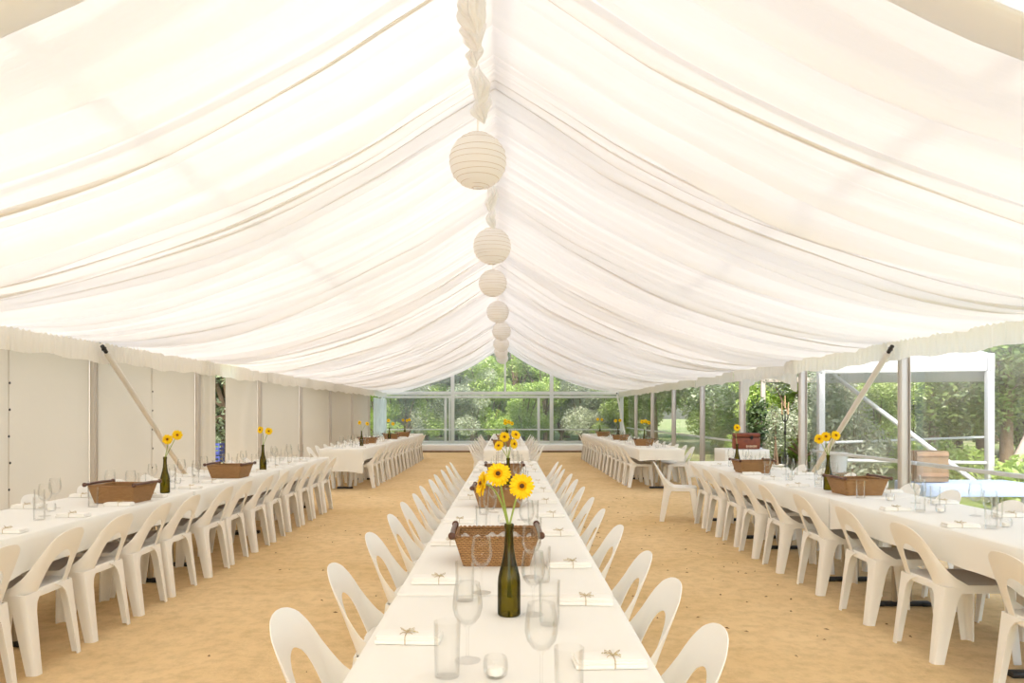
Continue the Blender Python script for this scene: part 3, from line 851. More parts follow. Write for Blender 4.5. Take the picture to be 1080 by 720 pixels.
def gerbera(bx, by, zb, dx, dy, hz, face, label, group, scale=.84):
    """stem from bottle (bx,by,zb) up to head at (bx+dx, by+dy, zb+hz); face = direction vector the flower looks to"""
    t = empty('gerbera', (bx, by, zb))
    head = Vector((dx, dy, hz)); f = Vector(face).normalized()
    base = Vector((-dx*.08, -dy*.08, .05)); neck = Vector((dx*.05, dy*.05, .285))
    e = head-f*.012*scale
    pts = []
    for j in range(15):
        k = j/14
        # quadratic from neck to head with end tangent f
        pts.append(neck*(1-k)**2+ (e-f*.05)*2*k*(1-k)+ e*k*k)
    pts = [base]+pts
    link('stem', MB().tube(pts, .0032, 7).mesh('stem', M['stem']), t)
    q = f.to_track_quat('Z', 'Y').to_euler()
    for nm, me in zip(('petals', 'inner_florets', 'eye', 'calyx'), FM):
        o = link(nm, me, t, head); o.rotation_euler = q; o.scale = (scale,)*3
    tag(t, label, 'flower', group)

# ------------------------------------------------------------------ lay out a table row
CHAIR_TOP = .18       # back top sits this far behind the seat edge
seedn = [100]
def bottle(x, y, label, group):
    o = link('wine_bottle', BT, None, (x, y, TZ+.003), rnd.uniform(0, 6)); tag(o, label, 'bottle', group); return o
def basket(x, y, rz, label, group):
    t = empty('wicker_basket', (x, y, TZ+.003), rz)
    link('basket_body', BK[0], t); link('rim', BK[1], t)
    for h in BK[2]: link('handle_bar', h, t, label='dark turned wooden handle bar with knobs')
    link('crumpled_liner', BK[3], t, label='crumpled whitish lining inside the basket')
    tag(t, label, 'basket', group)
ITEMS = []
def setting(x, y, sgn, where, rowname, slot, gdy=.0):
    """a place setting; sgn = +1 when the diner sits at +x. x = table centre."""
    z = TZ+.003
    if not blocked(x+sgn*.275, y, .055):
        t = empty('napkin_roll', (x+sgn*(.275+rnd.uniform(-.012, .012)), y+rnd.uniform(-.02, .02), z), rnd.uniform(-.07, .07))
        link('napkin', NM, t); link('twine_bow', TM, t, (rnd.uniform(-.012, .02), 0, 0)); link('sprig', SM, t, (.005, 0, .0075)).scale = (.7, .7, .72)
        tag(t, 'folded white napkin tied with twine, %s %s side setting, %s' % (ORD[slot], where, rowname), 'napkin', 'twine tied napkins')
    y += gdy
    if not blocked(x+sgn*.10, y+.02):
        o = link('wine_glass', WG, None, (x+sgn*(.095+rnd.uniform(-.012, .012)), y+.02+rnd.uniform(-.03, .03), z), rnd.uniform(0, 6))
        tag(o, 'stemmed wine glass at the %s %s side setting, %s' % (ORD[slot], where, rowname), 'wine glass', 'wine glasses on the tables')
    if not blocked(x+sgn*.145, y-.085):
        o = link('tumbler', TB, None, (x+sgn*(.145+rnd.uniform(-.01, .01)), y-.085+rnd.uniform(-.02, .02), z), rnd.uniform(0, 6))
        tag(o, 'straight clear tumbler at the %s %s side setting, %s' % (ORD[slot], where, rowname), 'tumbler', 'water tumblers on the tables')
BLOCK = []
def blocked(x, y, xm=0):
    return any(abs(x-bx) < wx+.045+xm and abs(y-by) < wy+.045 for bx, by, wx, wy in BLOCK)
def tealight(x, y, n, rowname):
    if blocked(x, y): return
    t = empty('tealight_holder', (x, y, TZ+.003), 0)
    link('glass_cup', TLG, t); link('candle', TLC, t)
    tag(t, 'small round glass tealight holder, %s along the %s' % (ORD[n], rowname), 'candle holder', 'glass tealight holders')

def row(rowname, rowkey, xc, bounds, W, yaw, sideA, sideB, drop, bar, bottles, baskets, cornerd=.07, yset=0.0, gdy=0.0, drop_end=None):
    """bounds: y of table joints; sideA/sideB: (sgn, list of chair y, back top offset from centre, where-text)"""
    chs = [c for s in (sideA, sideB) if s[2] < .70 for c in s[1]] or [-9]
    def cx(y): return xc + yaw*y
    nt_ = len(bounds)-1
    for i in range(nt_):
        a, b = bounds[i], bounds[i+1]; L = b-a; ym = (a+b)/2
        frames = []
        for want in (a+.42, b-.42):
            best = max([want+d*.02 for d in range(-19, 20)], key=lambda q: min([abs(q-c) for c in chs]+[.29])-abs(q-want)*.05)
            frames.append(best-ym)
        seedn[0] += 1
        nm = ORD[i+1]
        table(cx(ym), ym, L, W, -math.atan(yaw), frames, bar, drop, seedn[0],
              'trestle table under white cloth, %s from the camera in the %s' % (nm, rowname),
              'white tablecloth hanging over the %s table of the %s' % (nm, rowname), 'trestle tables', 'white tablecloths', cornerd, drop_end if i == 0 else None)
    BLOCK.clear()
    for (bx, by) in [(b[0], b[1]) for b in bottles]: BLOCK.append((bx, by, .04, .04))
    for b in baskets: BLOCK.append((b[0], b[1], .21, .18))
    for n, b in enumerate(bottles):
        bottle(b[0], b[1], 'green glass wine bottle used as a vase, %s along the %s' % (ORD[n+1], rowname), 'bottle vases')
        for k_, f in enumerate(b[2]):
            gerbera(b[0], b[1], TZ+.008, f[0], f[1], f[2], f[3], 'yellow gerbera standing %s in the %s bottle of the %s' % (f[4], ORD[n+1], rowname), 'yellow gerberas')
    for n, b in enumerate(baskets):
        basket(b[0], b[1], b[2], 'brown wicker basket with dark handles, %s along the %s' % (ORD[n+1], rowname), 'wicker baskets')
    for (sgn, ys, off, where) in (sideA, sideB):
        ys = sorted(ys)
        slot = 0
        for n, cy_ in enumerate(ys):
            tw = rnd.uniform(-.03, .03)
            # local +y (front) must point towards the table: toward -sgn x
            rz = (PI/2 if sgn > 0 else -PI/2) + tw
            seat_c = off - .345
            chair(cx(cy_)+sgn*(seat_c+rnd.uniform(0, .028)), cy_, rz,
                  'white plastic chair, %s along the %s side of the %s' % (ORD[n+1], where, rowname), 'white plastic chairs, ' + rowname)
            if bounds[0]+.1 < cy_-.1 < bounds[-1]-.08:
                slot += 1
                setting(cx(cy_), cy_-.1+yset, sgn, where, rowname, slot, gdy)
    n = 0
    y = bounds[0]+.35
    while y < bounds[-1]-.2:
        n += 1; tealight(cx(y)-.02, y, n, rowname); y += .62

V = Vector
toward = (0, -1, .25)
def fl(*specs): return specs
# centre, near
cl = [2.34, 3.08, 3.86, 4.57, 5.2, 5.75, 6.35, 6.95, 7.55, 8.15, 8.8, 9.4]
cr_ = [2.177, 2.78, 3.35, 4.13, 4.84, 5.5, 6.28, 6.98, 7.6, 8.25, 8.9, 9.5]
row('near centre tables', 'nc', -.012, [.2, 2.6, 5.0, 7.4, 9.8], .775, .0055,
    (-1, cl, .735, 'vinyl wall'), (1, cr_, .65, 'clear wall'), .20, .12,
    [(.015, 2.34, fl((.040, -.02, .412, (.15, -1, .15), 'right and low'), (-.035, .0, .448, (-.1, -1, .55), 'upright'), (-.088, .03, .415, (-1, -.35, .2), 'turned sideways'))),
     (.03, 5.75, fl((-.03, 0, .455, (0, -1, .2), 'upright'), (.06, .03, .47, (.4, -.8, .5), 'right and high'), (.045, -.02, .40, (.7, -.7, .1), 'right and low'), (-.075, .0, .385, (-.4, -.8, .3), 'left and low')))],
    [(-.036, 3.20, .02), (-.03, 5.10, -.03), (.0, 7.30, .02)], yset=-.18, gdy=-.2)
# centre, far
row('far centre tables', 'fc', .0, [12.7, 15.1, 17.5, 19.9, 22.3], .79, .0025,
    (-1, [14.3+.8*i for i in range(10)], .74, 'vinyl wall'), (1, [14.2+.8*i for i in range(10)], .72, 'clear wall'), .20, .12,
    [(.06, 14.6, fl((-.04, 0, .44, (0, -1, .2), 'left'), (.03, .0, .46, (.1, -1, .3), 'centred and high'), (.09, -.02, .43, (.4, -.8, .2), 'right'))),
     (.05, 18.4, fl((-.03, 0, .45, (0, -1, .2), 'left'), (.05, 0, .42, (.3, -1, .2), 'right')))],
    [(-.05, 13.9, .02), (.0, 17.0, 0)])
# left, near
LA = [3.50, 4.05, 4.62, 5.18, 5.70, 6.35, 6.86, 7.46, 8.02, 8.70, 9.22, 9.78, 10.34]
LB = [4.40, 5.05, 5.70, 6.43, 7.0, 7.5, 8.05, 8.58, 9.2, 9.8, 10.4]
row('near left tables', 'nl', -2.985, [1.35, 3.7, 6.05, 8.35, 10.72], .775, .0,
    (1, LA, .562, 'aisle'), (-1, LB, .735, 'wall'), .19, .14,
    [(-2.76, 5.89, fl((.02, 0, .43, (.2, -1, .1), 'left and low'), (.095, .01, .465, (.5, -1, .1), 'right and high'))),
     (-2.70, 8.10, fl((-.03, 0, .455, (-.4, -1, .1), 'left'), (.065, 0, .44, (.4, -1, .1), 'right')))],
    [(-2.80, 5.32, -.10), (-2.77, 7.32, -.06)], cornerd=.035)
row('far left tables', 'fl', -2.94, [13.0, 15.4, 17.8, 20.2, 22.6], .80, .0,
    (1, [13.65+.6*i for i in range(14)], .60, 'aisle'), (-1, [13.6+.62*i for i in range(13)], .74, 'wall'), .20, .14,
    [(-2.80, 14.2, fl((-.04, 0, .45, (-.5, -1, .1), 'left'), (.11, 0, .43, (.7, -.8, .2), 'drooping right'))),
     (-2.75, 17.3, fl((-.02, 0, .46, (0, -1, .1), 'left'), (.09, 0, .38, (.6, -1, .1), 'right and low'))),
     (-2.75, 20.0, fl((-.05, 0, .44, (-.3, -1, .1), 'left'), (.06, 0, .43, (.3, -1, .2), 'centred'), (.13, 0, .45, (.7, -1, .2), 'right')))],
    [(-2.86, 15.2, .0), (-2.80, 17.9, .0), (-2.72, 19.4, 0)], cornerd=.03, drop_end=.40)
# right, near
RA = [3.33, 4.24, 4.96, 5.74, 6.50, 7.15, 7.75, 8.35, 8.95]
RB = [4.0, 4.65, 5.3, 6.04, 6.6, 7.15, 7.75, 8.4, 9.0]
row('near right tables', 'nr', 2.88, [1.3, 3.42, 5.55, 7.68, 9.8], .775, .0,
    (-1, RA, .562, 'aisle'), (1, RB, .84, 'clear wall'), .19, .20,
    [(2.735, 6.12, fl((-.075, 0, .425, (-.5, -1, .1), 'left and low'), (-.01, .02, .445, (-.3, -1, .2), 'behind in the middle'), (.06, -.01, .455, (.1, -1, .2), 'right and high'))),
     (2.665, 8.30, fl((-.0, 0, .475, (.1, -1, .1), 'upright'),))],
    [(2.83, 5.82, .06), (2.70, 7.90, .04)], cornerd=.035)
chair(2.30, 9.46, -PI/2-.22, 'white plastic chair pulled out at the far end of the near right tables', 'chairs standing apart')
row('far right tables', 'fr', 2.83, [13.0, 15.4, 17.8, 20.2, 22.6], .80, .0,
    (-1, [13.75+.6*i for i in range(14)], .60, 'aisle'), (1, [13.7+.62*i for i in range(13)], .74, 'clear wall'), .20, .14,
    [(2.90, 15.0, fl((-.05, 0, .46, (-.3, -1, .1), 'left'), (.02, 0, .47, (0, -1, .1), 'centred'), (.09, 0, .44, (.3, -1, .1), 'right'))),
     (2.76, 17.6, fl((-.06, 0, .45, (-.3, -1, .1), 'left'), (.05, .0, .46, (.3, -1, .1), 'right'))),
     (2.72, 20.6, fl((-.07, 0, .46, (-.3, -1, .1), 'left'), (.05, .0, .45, (.3, -1, .1), 'right')))],
    [(2.75, 14.3, .0), (2.72, 17.0, .0), (2.70, 19.8, .0)], cornerd=.02)

# ------------------------------------------------------------------ things by the open doorway
gt = empty('gift_table', (4.30, 13.15, 0))
link('tabletop', MB().box((0, 0, TZ-.03), (.74, .60, .03), .006).mesh('tabletop', M['board']), gt)
for sx in (-1, 1):
    for sy in (-1, 1): link('leg', MB().tube([(sx*.32, sy*.25, 0), (sx*.32, sy*.25, TZ-.045)], .018, 8).mesh('leg', M['tan']), gt)
tag(gt, 'small cloth covered side table inside the open doorway', 'table')
c = link('tablecloth', cloth_mesh(.78, .64, .42, 991), None, (4.30, 13.15, TZ)); tag(c, 'white cloth on the small side table by the doorway', 'tablecloth', 'white tablecloths')
sc = empty('suitcase', (4.33, 12.98, TZ+.003), .03)
mb = MB()
def sbox(u, v):  # rounded case body
    a = 2*PI*u
    return (0, 0, 0)
link('case_body', MB().box((0, 0, .105), (.47, .16, .21), .028).mesh('case_body', M['suitcase']), sc)
link('lid', MB().box((0, 0, .250), (.47, .16, .075), .026).mesh('lid', M['suitcase']), sc)
link('edge_band', MB().box((0, 0, .212), (.474, .164, .008), .002).mesh('edge_band', M['darkwood']), sc)
lt = MB()
for i in range(9): lt.box((-.02+.022*i, -.0815, .055), (.014, .003, .030 if i % 3 else .038), .001)
lt.box((.068, -.0815, .031), (.2, .003, .004), .001)
link('lettering', lt.mesh('lettering', M['cream']), sc, label='row of pale worn letters')
lk = MB().box((.07, -.084, .205), (.045, .01, .065), .004).tube([(.05, -.088, .24), (.05, -.10, .20), (.09, -.10, .20), (.09, -.088, .24)], .005, 6)
link('latch', lk.mesh('latch', M['dark']), sc, label='dark metal latch')
tag(sc, 'red brown old suitcase standing on the side table by the doorway', 'suitcase')
tr = empty('tray', (4.50, 12.95-.02, TZ+.003)); tr.location = (4.62, 13.0, TZ+.003)
# candelabrum
cd = empty('candelabrum', (5.27, 13.6, 0))
mb = MB().lathe([(.0005, .03), (.05, .028), (.045, .04), (.02, .06), (.012, .1), (.010, .55), (.018, .57), (.010, .60), (.010, .98), (.022, 1.0), (.026, 1.03), (.014, 1.06), (.012, 1.22), (.024, 1.24), (.014, 1.27), (.010, 1.35), (.0005, 1.36)], 12)
link('shaft', mb.mesh('shaft', M['dark']), cd)
for k_ in range(3):
    a = 2*PI*k_/3
    link('leg', MB().tube([(.02*math.cos(a), .02*math.sin(a), .16), (.12*math.cos(a), .12*math.sin(a), .10), (.2*math.cos(a), .2*math.sin(a), .012)], .012, 7).mesh('leg', M['dark']), cd)
for s, zt in ((-1, 1.50), (0, 1.62), (1, 1.50)):
    b = MB()
    if s: b.tube([(0, 0, 1.22), (s*.03, 0, 1.24), (s*.05, 0, 1.30), (s*.055, 0, 1.36)], .009, 7)
    else: b.tube([(0, 0, 1.34), (0, 0, 1.42)], .010, 7)
    b.lathe([(.0005, 0), (.03, .004), (.032, .012), (.012, .014), (.0005, .014)], 12, Matrix.Translation((s*.055, 0, zt-.15)))
    br = link('branch', b.mesh('branch', M['dark']), cd)
    link('candle', MB().tube([(s*.055, 0, zt-.14), (s*.055+s*.01, 0, zt+.10)], [.014, .009], 10).mesh('candle', M['woodpale']), br, label='pale tapered candle')
tag(cd, 'tall black candelabrum with pale candles outside the open doorway', 'candelabrum')
bpy.data.objects.remove(tr)
# dark-handled tray on side table
tr = empty('serving_tray', (4.585, 13.22, TZ+.003))
link('tray_base', MB().box((0, 0, .012), (.16, .26, .02), .005).mesh('tray_base', M['whitemetal']), tr)
for s in (-1, 1): link('handle', MB().tube([(-.06, s*.12, .02), (-.06, s*.13, .055), (.06, s*.13, .055), (.06, s*.12, .02)], .010, 7).mesh('handle', M['dark']), tr)
tag(tr, 'white tray with dark handles on the side table behind the suitcase', 'tray')

# ------------------------------------------------------------------ outdoors
def leaf_cloud(n, blobs, size, seed, flat=.5, mat='leafA', lw=.45):
    q = random.Random(seed); mb = MB(); vs = []; fs = []
    tot = sum(b[3]*b[4]*b[5] for b in blobs)
    for b in blobs:
        m = int(n*b[3]*b[4]*b[5]/tot)
        for _ in range(m):
            while True:
                p = V((q.uniform(-1, 1), q.uniform(-1, 1), q.uniform(-1, 1)))
                if .25 < p.length < 1: break
            p = V((b[0]+p.x*b[3], b[1]+p.y*b[4], b[2]+p.z*b[5]))
            a = V((q.gauss(0, 1), q.gauss(0, 1), q.gauss(0, flat))).normalized(); c = a.cross(V((q.gauss(0, 1), q.gauss(0, 1), q.gauss(0, 1)))).normalized()
            s = size*q.uniform(.6, 1.3); i = len(vs)
            vs += [p-a*s, p+c*s*lw, p+a*s, p-c*s*lw]; fs.append((i, i+1, i+2, i+3))
    return MB().add(vs, fs).raw('crown', M[mat])
def tree_kind(seed, mat, h, cw, trunk_h, n, size, blobs_n=14, tmat='trunk', lean=0):
    q = random.Random(seed); blobs = []
    for _ in range(blobs_n):
        a = q.uniform(0, 6.3); r = cw*math.sqrt(q.random())*.75; z = q.uniform(trunk_h*.8, h*.9)
        k = 1-.45*abs((z-trunk_h)/(h-trunk_h)-.4)
        blobs.append((r*math.cos(a)*k+lean*z, r*math.sin(a)*k, z, cw*q.uniform(.28, .5), cw*q.uniform(.28, .5), cw*q.uniform(.2, .38)))
    crown = leaf_cloud(n, blobs, size, seed, .5, mat)
    mb = MB()
    mb.tube([(0, 0, -.05), (lean*.3*trunk_h, .03, trunk_h*.4), (lean*trunk_h, -.03, trunk_h), (lean*h*.7, .05, h*.75)], [.20, .15, .12, .05], 9)
    for b in blobs[:7]:
        z0 = trunk_h*q.uniform(.6, 1.0)
        mb.tube([(lean*z0, 0, z0), ((b[0]+lean*z0)/2, b[1]/2, (z0+b[2])/2+.1), (b[0], b[1], b[2])], [.07, .05, .02], 6)
    return crown, mb.mesh('trunk', M[tmat])
KT = [tree_kind(21, 'leafA', 7.5, 2.6, 2.0, 17000, .078), tree_kind(22, 'leafB', 6.5, 2.8, 1.2, 16000, .07, 16), tree_kind(23, 'leafC', 8.0, 2.7, 2.2, 17000, .082),
      tree_kind(24, 'leafD', 5.5, 2.3, .9, 14000, .062, 14), tree_kind(25, 'leafA', 5.0, 2.2, .6, 14000, .072, 14), tree_kind(26, 'leafC', 9.5, 3.2, 3.0, 20000, .09, 18)]
KN = ['bright green leafy tree', 'grey green bushy tree', 'dark green tree', 'pale silvery shrubby tree', 'low bright green bushy tree', 'tall dark green tree']
def tree(kind, x, y, s, rz, where, n):
    t = empty('tree', (x, y, -.03), rz); t.scale = (s, s, s)
    link('crown', KT[kind][0], t); link('trunk', KT[kind][1], t)
    tag(t, '%s %s, %s from the left' % (KN[kind], where, ORD[n]), 'tree', 'trees ' + where)
q = random.Random(5)
back = []
for (px, Y, kd, s) in [(395, 36, 1, 1.0), (420, 40, 3, 1.3), (440, 35, 1, .95), (462, 42, 2, 1.1), (480, 36, 3, .95), (500, 40, 1, 1.15), (520, 35, 4, .95), (545, 38, 0, .95), (560, 43, 5, 1.0), (578, 36, 0, .9), (598, 41, 2, 1.0), (618, 35, 1, 1.0), (640, 39, 0, 1.0), (660, 36, 4, 1.1), (685, 42, 5, 1.0), (455, 47, 5, 1.1), (535, 50, 5, 1.1), (610, 48, 5, 1.1), (500, 52, 2, 1.5), (575, 54, 2, 1.5), (425, 50, 2, 1.4), (650, 52, 2, 1.5), (385, 44, 5, 1.1)]:
    back.append((px, Y, kd, s))
back += [(px, 33+q.uniform(-1, 1.5), kd, .62) for px, kd in ((400, 4), (428, 3), (450, 4), (474, 1), (498, 3), (516, 4), (552, 4), (575, 0), (592, 4), (612, 3), (636, 3), (655, 4))]
back.sort()
for n, (px, Y, kd, s) in enumerate(back):
    tree(kd, (px-CX)*Y/FPX, Y, s, q.uniform(0, 6.3), 'beyond the clear end wall', n+1)
right = [(735, 19, 4, .6), (760, 17, 3, .55), (705, 24, 4, .7), (820, 19, 4, .6), (890, 18, 3, .6), (925, 17, 4, .5), (1000, 27, 4, .7), (1075, 24, 4, .7), (700, 26, 2, .9), (725, 22, 1, .9), (745, 27, 0, .9), (762, 20, 2, .85), (780, 26, 2, 1.0), (800, 30, 5, 1.0), (812, 22, 2, .9), (835, 24, 5, .9), (870, 26, 2, 1.0), (900, 22, 0, 1.0), (930, 27, 5, .9), (960, 23, 0, .95), (985, 19, 2, .85), (1010, 26, 5, .9), (1035, 21, 0, .9), (1062, 16, 2, .85), (1085, 22, 5, .9), (1120, 17, 0, .9), (1180, 20, 5, .9), (690, 32, 5, .9), (850, 36, 5, 1.3), (950, 38, 5, 1.3), (1050, 36, 5, 1.3), (760, 38, 5, 1.2), (1150, 34, 5, 1.3), (1240, 26, 5, 1.2)]
right = [(max(px, CX+FPX*(5.3+3.3*s*(1.15 if kd == 5 else .95))/Y) if Y < 31 else px, Y, kd, s) for px, Y, kd, s in right]
right.sort()
for n, (px, Y, kd, s) in enumerate(right):
    tree(kd, (px-CX)*Y/FPX, Y, s, q.uniform(0, 6.3), 'outside the clear side wall', n+1)
for n, (px, Y, kd, s) in enumerate([(60, 20, 5, .9), (170, 22, 1, 1.0), (215, 24, 3, 1.3), (236, 21.5, 1, .62), (222, 23, 4, .7), (245, 21, 1, 1.1), (280, 26, 5, 1.0)]):
    tree(kd, (px-CX)*Y/FPX, Y, s, q.uniform(0, 6.3), 'beyond the gap in the vinyl wall', n+1)

# pale leaning trunk outside, right edge
lt_ = empty('leaning_tree', (7.38, 10.7, -.03))
link('trunk', MB().tube([(-.08, 0, 0), (.05, 0, .30), (.24, .05, .75), (.55, .1, 1.3), (1.1, .2, 2.2), (1.7, .3, 3.2)], [.085, .075, .068, .06, .05, .04], 10).mesh('trunk', M['paletrunk']), lt_)
link('crown', leaf_cloud(2500, [(2.4, -.3, 3.9, 1.1, .9, .7), (1.9, -.2, 3.7, .7, .7, .5)], .08, 44, .5, 'leafA'), lt_)
tag(lt_, 'pale leaning tree trunk outside the clear wall near the camera', 'tree')

# shrubs and potted plants
def shrub(name, x, y, rz, blobs, n, size, mat, label, pot=False, stems=6, cat='plant', seed=1, lw=.35):
    t = empty(name, (x, y, -.03), rz)
    link('foliage', leaf_cloud(n, blobs, size, seed, .8, mat, lw), t)
    mb = MB(); r = random.Random(seed)
    z0 = .34 if pot else 0
    for _ in range(stems):
        b = r.choice(blobs)
        mb.tube([(r.uniform(-.05, .05), r.uniform(-.05, .05), z0), (b[0]*.5, b[1]*.5, z0+(b[2]-z0)*.6), (b[0]+r.uniform(-.3, .3)*b[3], b[1]+r.uniform(-.3, .3)*b[4], b[2]+b[5]*.7)], [.012, .009, .004], 6)
    link('stem', mb.mesh('stem', M['trunk']), t)
    if pot:
        link('pot', MB().lathe([(.0005, 0), (.13, 0), (.18, .34), (.19, .36), (.175, .365), (.165, .34), (.0005, .33)], 20).mesh('pot', M['terracotta']), t)
    tag(t, label, cat)
shrub('potted_bush', 5.64, 16.2, 0, [(0, 0, 1.15, .30, .3, .45), (.05, 0, 1.5, .22, .22, .3), (-.1, .1, .9, .3, .3, .35)], 1000, .075, 'leafE', 'dark green potted bush outside the open doorway behind the suitcase', True, seed=31)
shrub('potted_tree', 5.58, 14.9, 0, [(0, 0, 1.25, .20, .2, .28), (.08, 0, .9, .16, .16, .22), (-.06, 0, 1.5, .13, .13, .17)], 260, .05, 'leafB', 'slender pale leaved potted plant beside the candelabrum', True, seed=32)
shrub('leafy_shrub', 6.35, 13.5, 0, [(0, 0, .8, .6, .5, .5), (-.3, 0, 1.3, .35, .35, .4), (.3, .1, .5, .5, .5, .45)], 1600, .065, 'leafD', 'pale flowering shrub behind the candelabrum outside', False, 12, seed=33)
shrub('leafy_shrub', 6.1, 12.7, 0, [(0, 0, .55, .55, .5, .5), (.35, .1, .9, .35, .35, .4), (.1, .1, 1.35, .35, .3, .3)], 1500, .06, 'leafD', 'pale green shrub outside behind the slanting brace', False, 12, seed=34)
shrub('leafy_shrub', 5.9, 13.0, 0, [(-.1, 0, 1.2, .35, .3, .5), (0, 0, 1.6, .3, .3, .3)], 700, .08, 'leafB', 'thin tall shrub outside just past the open doorway', False, 12, seed=37)
shrub('leafy_shrub', 7.15, 10.05, 0, [(0, 0, .45, .33, .33, .4), (-.1, .1, .35, .25, .25, .3), (.35, 0, .5, .33, .33, .35)], 1500, .075, 'leafA', 'low sunlit green shrub outside by the pale leaning trunk', False, 10, seed=35)
shrub('leafy_shrub', 8.3, 14.0, 0, [(0, 0, .5, .8, .6, .45), (.6, 0, .4, .6, .5, .4)], 1500, .07, 'leafA', 'green shrub on the lawn beyond the white canopy', False, 10, seed=36)

# white canopy outside
ca = empty('garden_canopy', (6.98, 13.4, -.03), 0)
RT = -math.radians(18)
FR = V((7.5, 11.2)); ux = V((math.cos(RT), math.sin(RT))); uy = V((-math.sin(RT), math.cos(RT)))
cpts = {'FR': FR, 'FL': FR-ux*2.4, 'BR': FR*1.33, 'BL': (FR-ux*2.4)*1.33}
org = V((6.98, 13.4))
def cl3(p, z): return (p.x-org.x, p.y-org.y, z+.03)
for kx in ('FR', 'FL', 'BR', 'BL'):
    p = cpts[kx]
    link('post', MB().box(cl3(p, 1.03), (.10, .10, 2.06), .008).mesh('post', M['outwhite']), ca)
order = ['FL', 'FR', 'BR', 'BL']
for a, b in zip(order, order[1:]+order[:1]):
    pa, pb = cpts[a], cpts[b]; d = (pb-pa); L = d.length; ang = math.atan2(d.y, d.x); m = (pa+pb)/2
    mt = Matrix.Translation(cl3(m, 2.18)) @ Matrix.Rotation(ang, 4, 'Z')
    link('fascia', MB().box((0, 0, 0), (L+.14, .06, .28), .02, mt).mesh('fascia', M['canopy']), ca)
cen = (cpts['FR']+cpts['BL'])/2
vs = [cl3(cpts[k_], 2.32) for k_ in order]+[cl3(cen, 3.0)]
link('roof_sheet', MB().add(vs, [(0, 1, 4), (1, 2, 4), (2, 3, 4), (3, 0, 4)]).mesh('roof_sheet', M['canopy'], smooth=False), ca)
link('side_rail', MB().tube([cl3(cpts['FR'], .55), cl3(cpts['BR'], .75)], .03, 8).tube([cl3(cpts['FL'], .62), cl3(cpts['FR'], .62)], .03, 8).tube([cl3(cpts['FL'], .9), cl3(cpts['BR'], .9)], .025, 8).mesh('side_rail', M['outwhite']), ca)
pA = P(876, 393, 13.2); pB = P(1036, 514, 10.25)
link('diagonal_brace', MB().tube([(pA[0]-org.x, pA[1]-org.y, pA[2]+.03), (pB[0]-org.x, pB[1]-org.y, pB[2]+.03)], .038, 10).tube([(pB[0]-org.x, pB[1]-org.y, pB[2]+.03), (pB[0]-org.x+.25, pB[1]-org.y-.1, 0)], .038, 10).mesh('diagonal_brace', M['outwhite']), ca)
tag(ca, 'white garden canopy with diagonal brace outside the clear wall', 'canopy')
# white post and ball-ish lamp in the doorway
tag(link('timber_post', MB().box((6.07, 17.0, 1.05), (.09, .09, 2.16), .008).box((6.72, 17.0, 2.17), (1.4, .09, .12), .008).mesh('timber_post', M['woodpale2'])), 'pale timber post outside the open doorway behind the potted bush', 'post')
# blue covered bench with crate
bb = empty('low_bench', (6.0, 9.6, -.03))
link('bench_top', MB().box((.10, 0, .43), (1.5, .7, .16), .02).mesh('bench_top', M['blue']), bb, label='pale blue tarpaulin cover')
for sx in (-.5, .7):
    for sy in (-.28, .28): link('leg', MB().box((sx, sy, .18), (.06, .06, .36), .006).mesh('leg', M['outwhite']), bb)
tag(bb, 'low bench under pale blue cover outside the clear wall', 'bench')
cb = empty('wooden_crate', (5.60, 9.62, .485))
link('side_board', MB().box((0, -.14, .21), (.42, .02, .40), .004).box((0, .14, .21), (.42, .02, .40), .004).box((-.2, 0, .21), (.02, .26, .40), .004).box((.2, 0, .21), (.02, .26, .40), .004).mesh('side_board', M['crate']), cb)
link('batten', MB().box((0, -.155, .10), (.42, .012, .05), .003).box((0, -.155, .36), (.42, .012, .04), .003).mesh('batten', M['board']), cb)
tag(cb, 'brown wooden crate standing on the blue bench outside', 'crate')
struct('patio', MB().box((6.6, 8.0, -.02), (2.2, 2.2, .04), .01).mesh('patio', M['paving']), 'sunlit pale paving outside the clear wall')
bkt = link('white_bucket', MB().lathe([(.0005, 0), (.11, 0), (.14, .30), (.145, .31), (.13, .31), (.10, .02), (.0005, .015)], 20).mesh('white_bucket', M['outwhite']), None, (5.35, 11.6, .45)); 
stl = empty('plant_stool', (5.35, 11.6, -.03))
link('seat', MB().lathe([(.0005, .45), (.16, .45), (.165, .475), (.0005, .478)], 20).mesh('seat', M['crate']), stl)
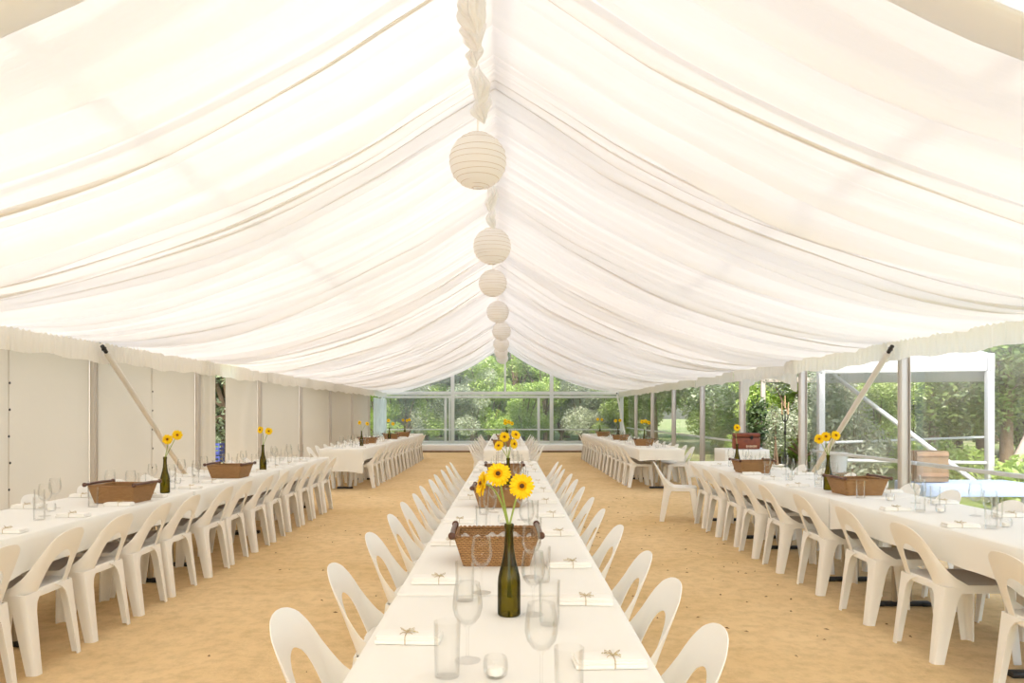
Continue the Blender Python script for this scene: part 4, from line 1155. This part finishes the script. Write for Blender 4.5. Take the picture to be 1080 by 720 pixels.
for k_ in range(3):
    a = 2*PI*k_/3+.4
    link('leg', MB().tube([(.10*math.cos(a), .10*math.sin(a), .45), (.15*math.cos(a), .15*math.sin(a), 0)], .014, 7).mesh('leg', M['crate']), stl)
tag(stl, 'wooden stool holding a white bucket outside the slanting brace', 'stool')
tag(bkt, 'white bucket on the wooden stool outside the slanting brace', 'bucket')
# navy crates beyond the left gap
n = 0
for (x, y, z) in [(-8.0, 18.9, 0), (-7.58, 18.95, 0), (-8.0, 18.9, .33), (-7.58, 18.95, .33), (-7.8, 18.9, .66)]:
    n += 1
    t = empty('plastic_crate', (x, y, z-.03), rnd.uniform(-.06, .06))
    mb = MB().box((0, 0, .015), (.38, .30, .03), .004)
    for s in (-1, 1):
        for zz_ in (.06, .16, .27): mb.box((0, s*.145, zz_), (.38, .014, .055), .003).box((s*.183, 0, zz_), (.014, .30, .055), .003)
        for sx in (-1, 1): mb.box((sx*.18, s*.142, .15), (.03, .025, .30), .003)
    link('crate_shell', mb.mesh('crate_shell', M['navy']), t)
    tag(t, 'navy plastic crate stacked outside the gap in the vinyl wall, %s of the stack' % ORD[n], 'crate', 'navy crates outside')
t = empty('bundle_of_sheets', (-7.8, 18.9, .96)); bpy.data.objects.remove(t)

# litter on the sand
q = random.Random(77); vs = []; fs = []
for _ in range(150):
    x = q.choice([q.uniform(-2.3, -.9), q.uniform(.85, 2.3), q.uniform(.85, 2.6)]); y = q.uniform(2.2, 12)
    a = q.uniform(0, 6.3); l = q.uniform(.006, .022); wd = l*q.uniform(.2, .5); i = len(vs)
    c, s = math.cos(a), math.sin(a)
    vs += [(x-c*l, y-s*l, .004), (x-s*wd, y+c*wd, .007), (x+c*l, y+s*l, .005), (x+s*wd, y-c*wd, .003), (x, y, .012)]
    fs += [(i, i+1, i+4), (i+1, i+2, i+4), (i+2, i+3, i+4), (i+3, i, i+4)]
o = link('leaf_litter', MB().add(vs, fs).raw('leaf_litter', principled('dry_leaf', (.22, .12, .05), .9)))
tag(o, 'dry leaf scraps scattered over the sandy aisles', 'leaf litter', None, 'stuff')
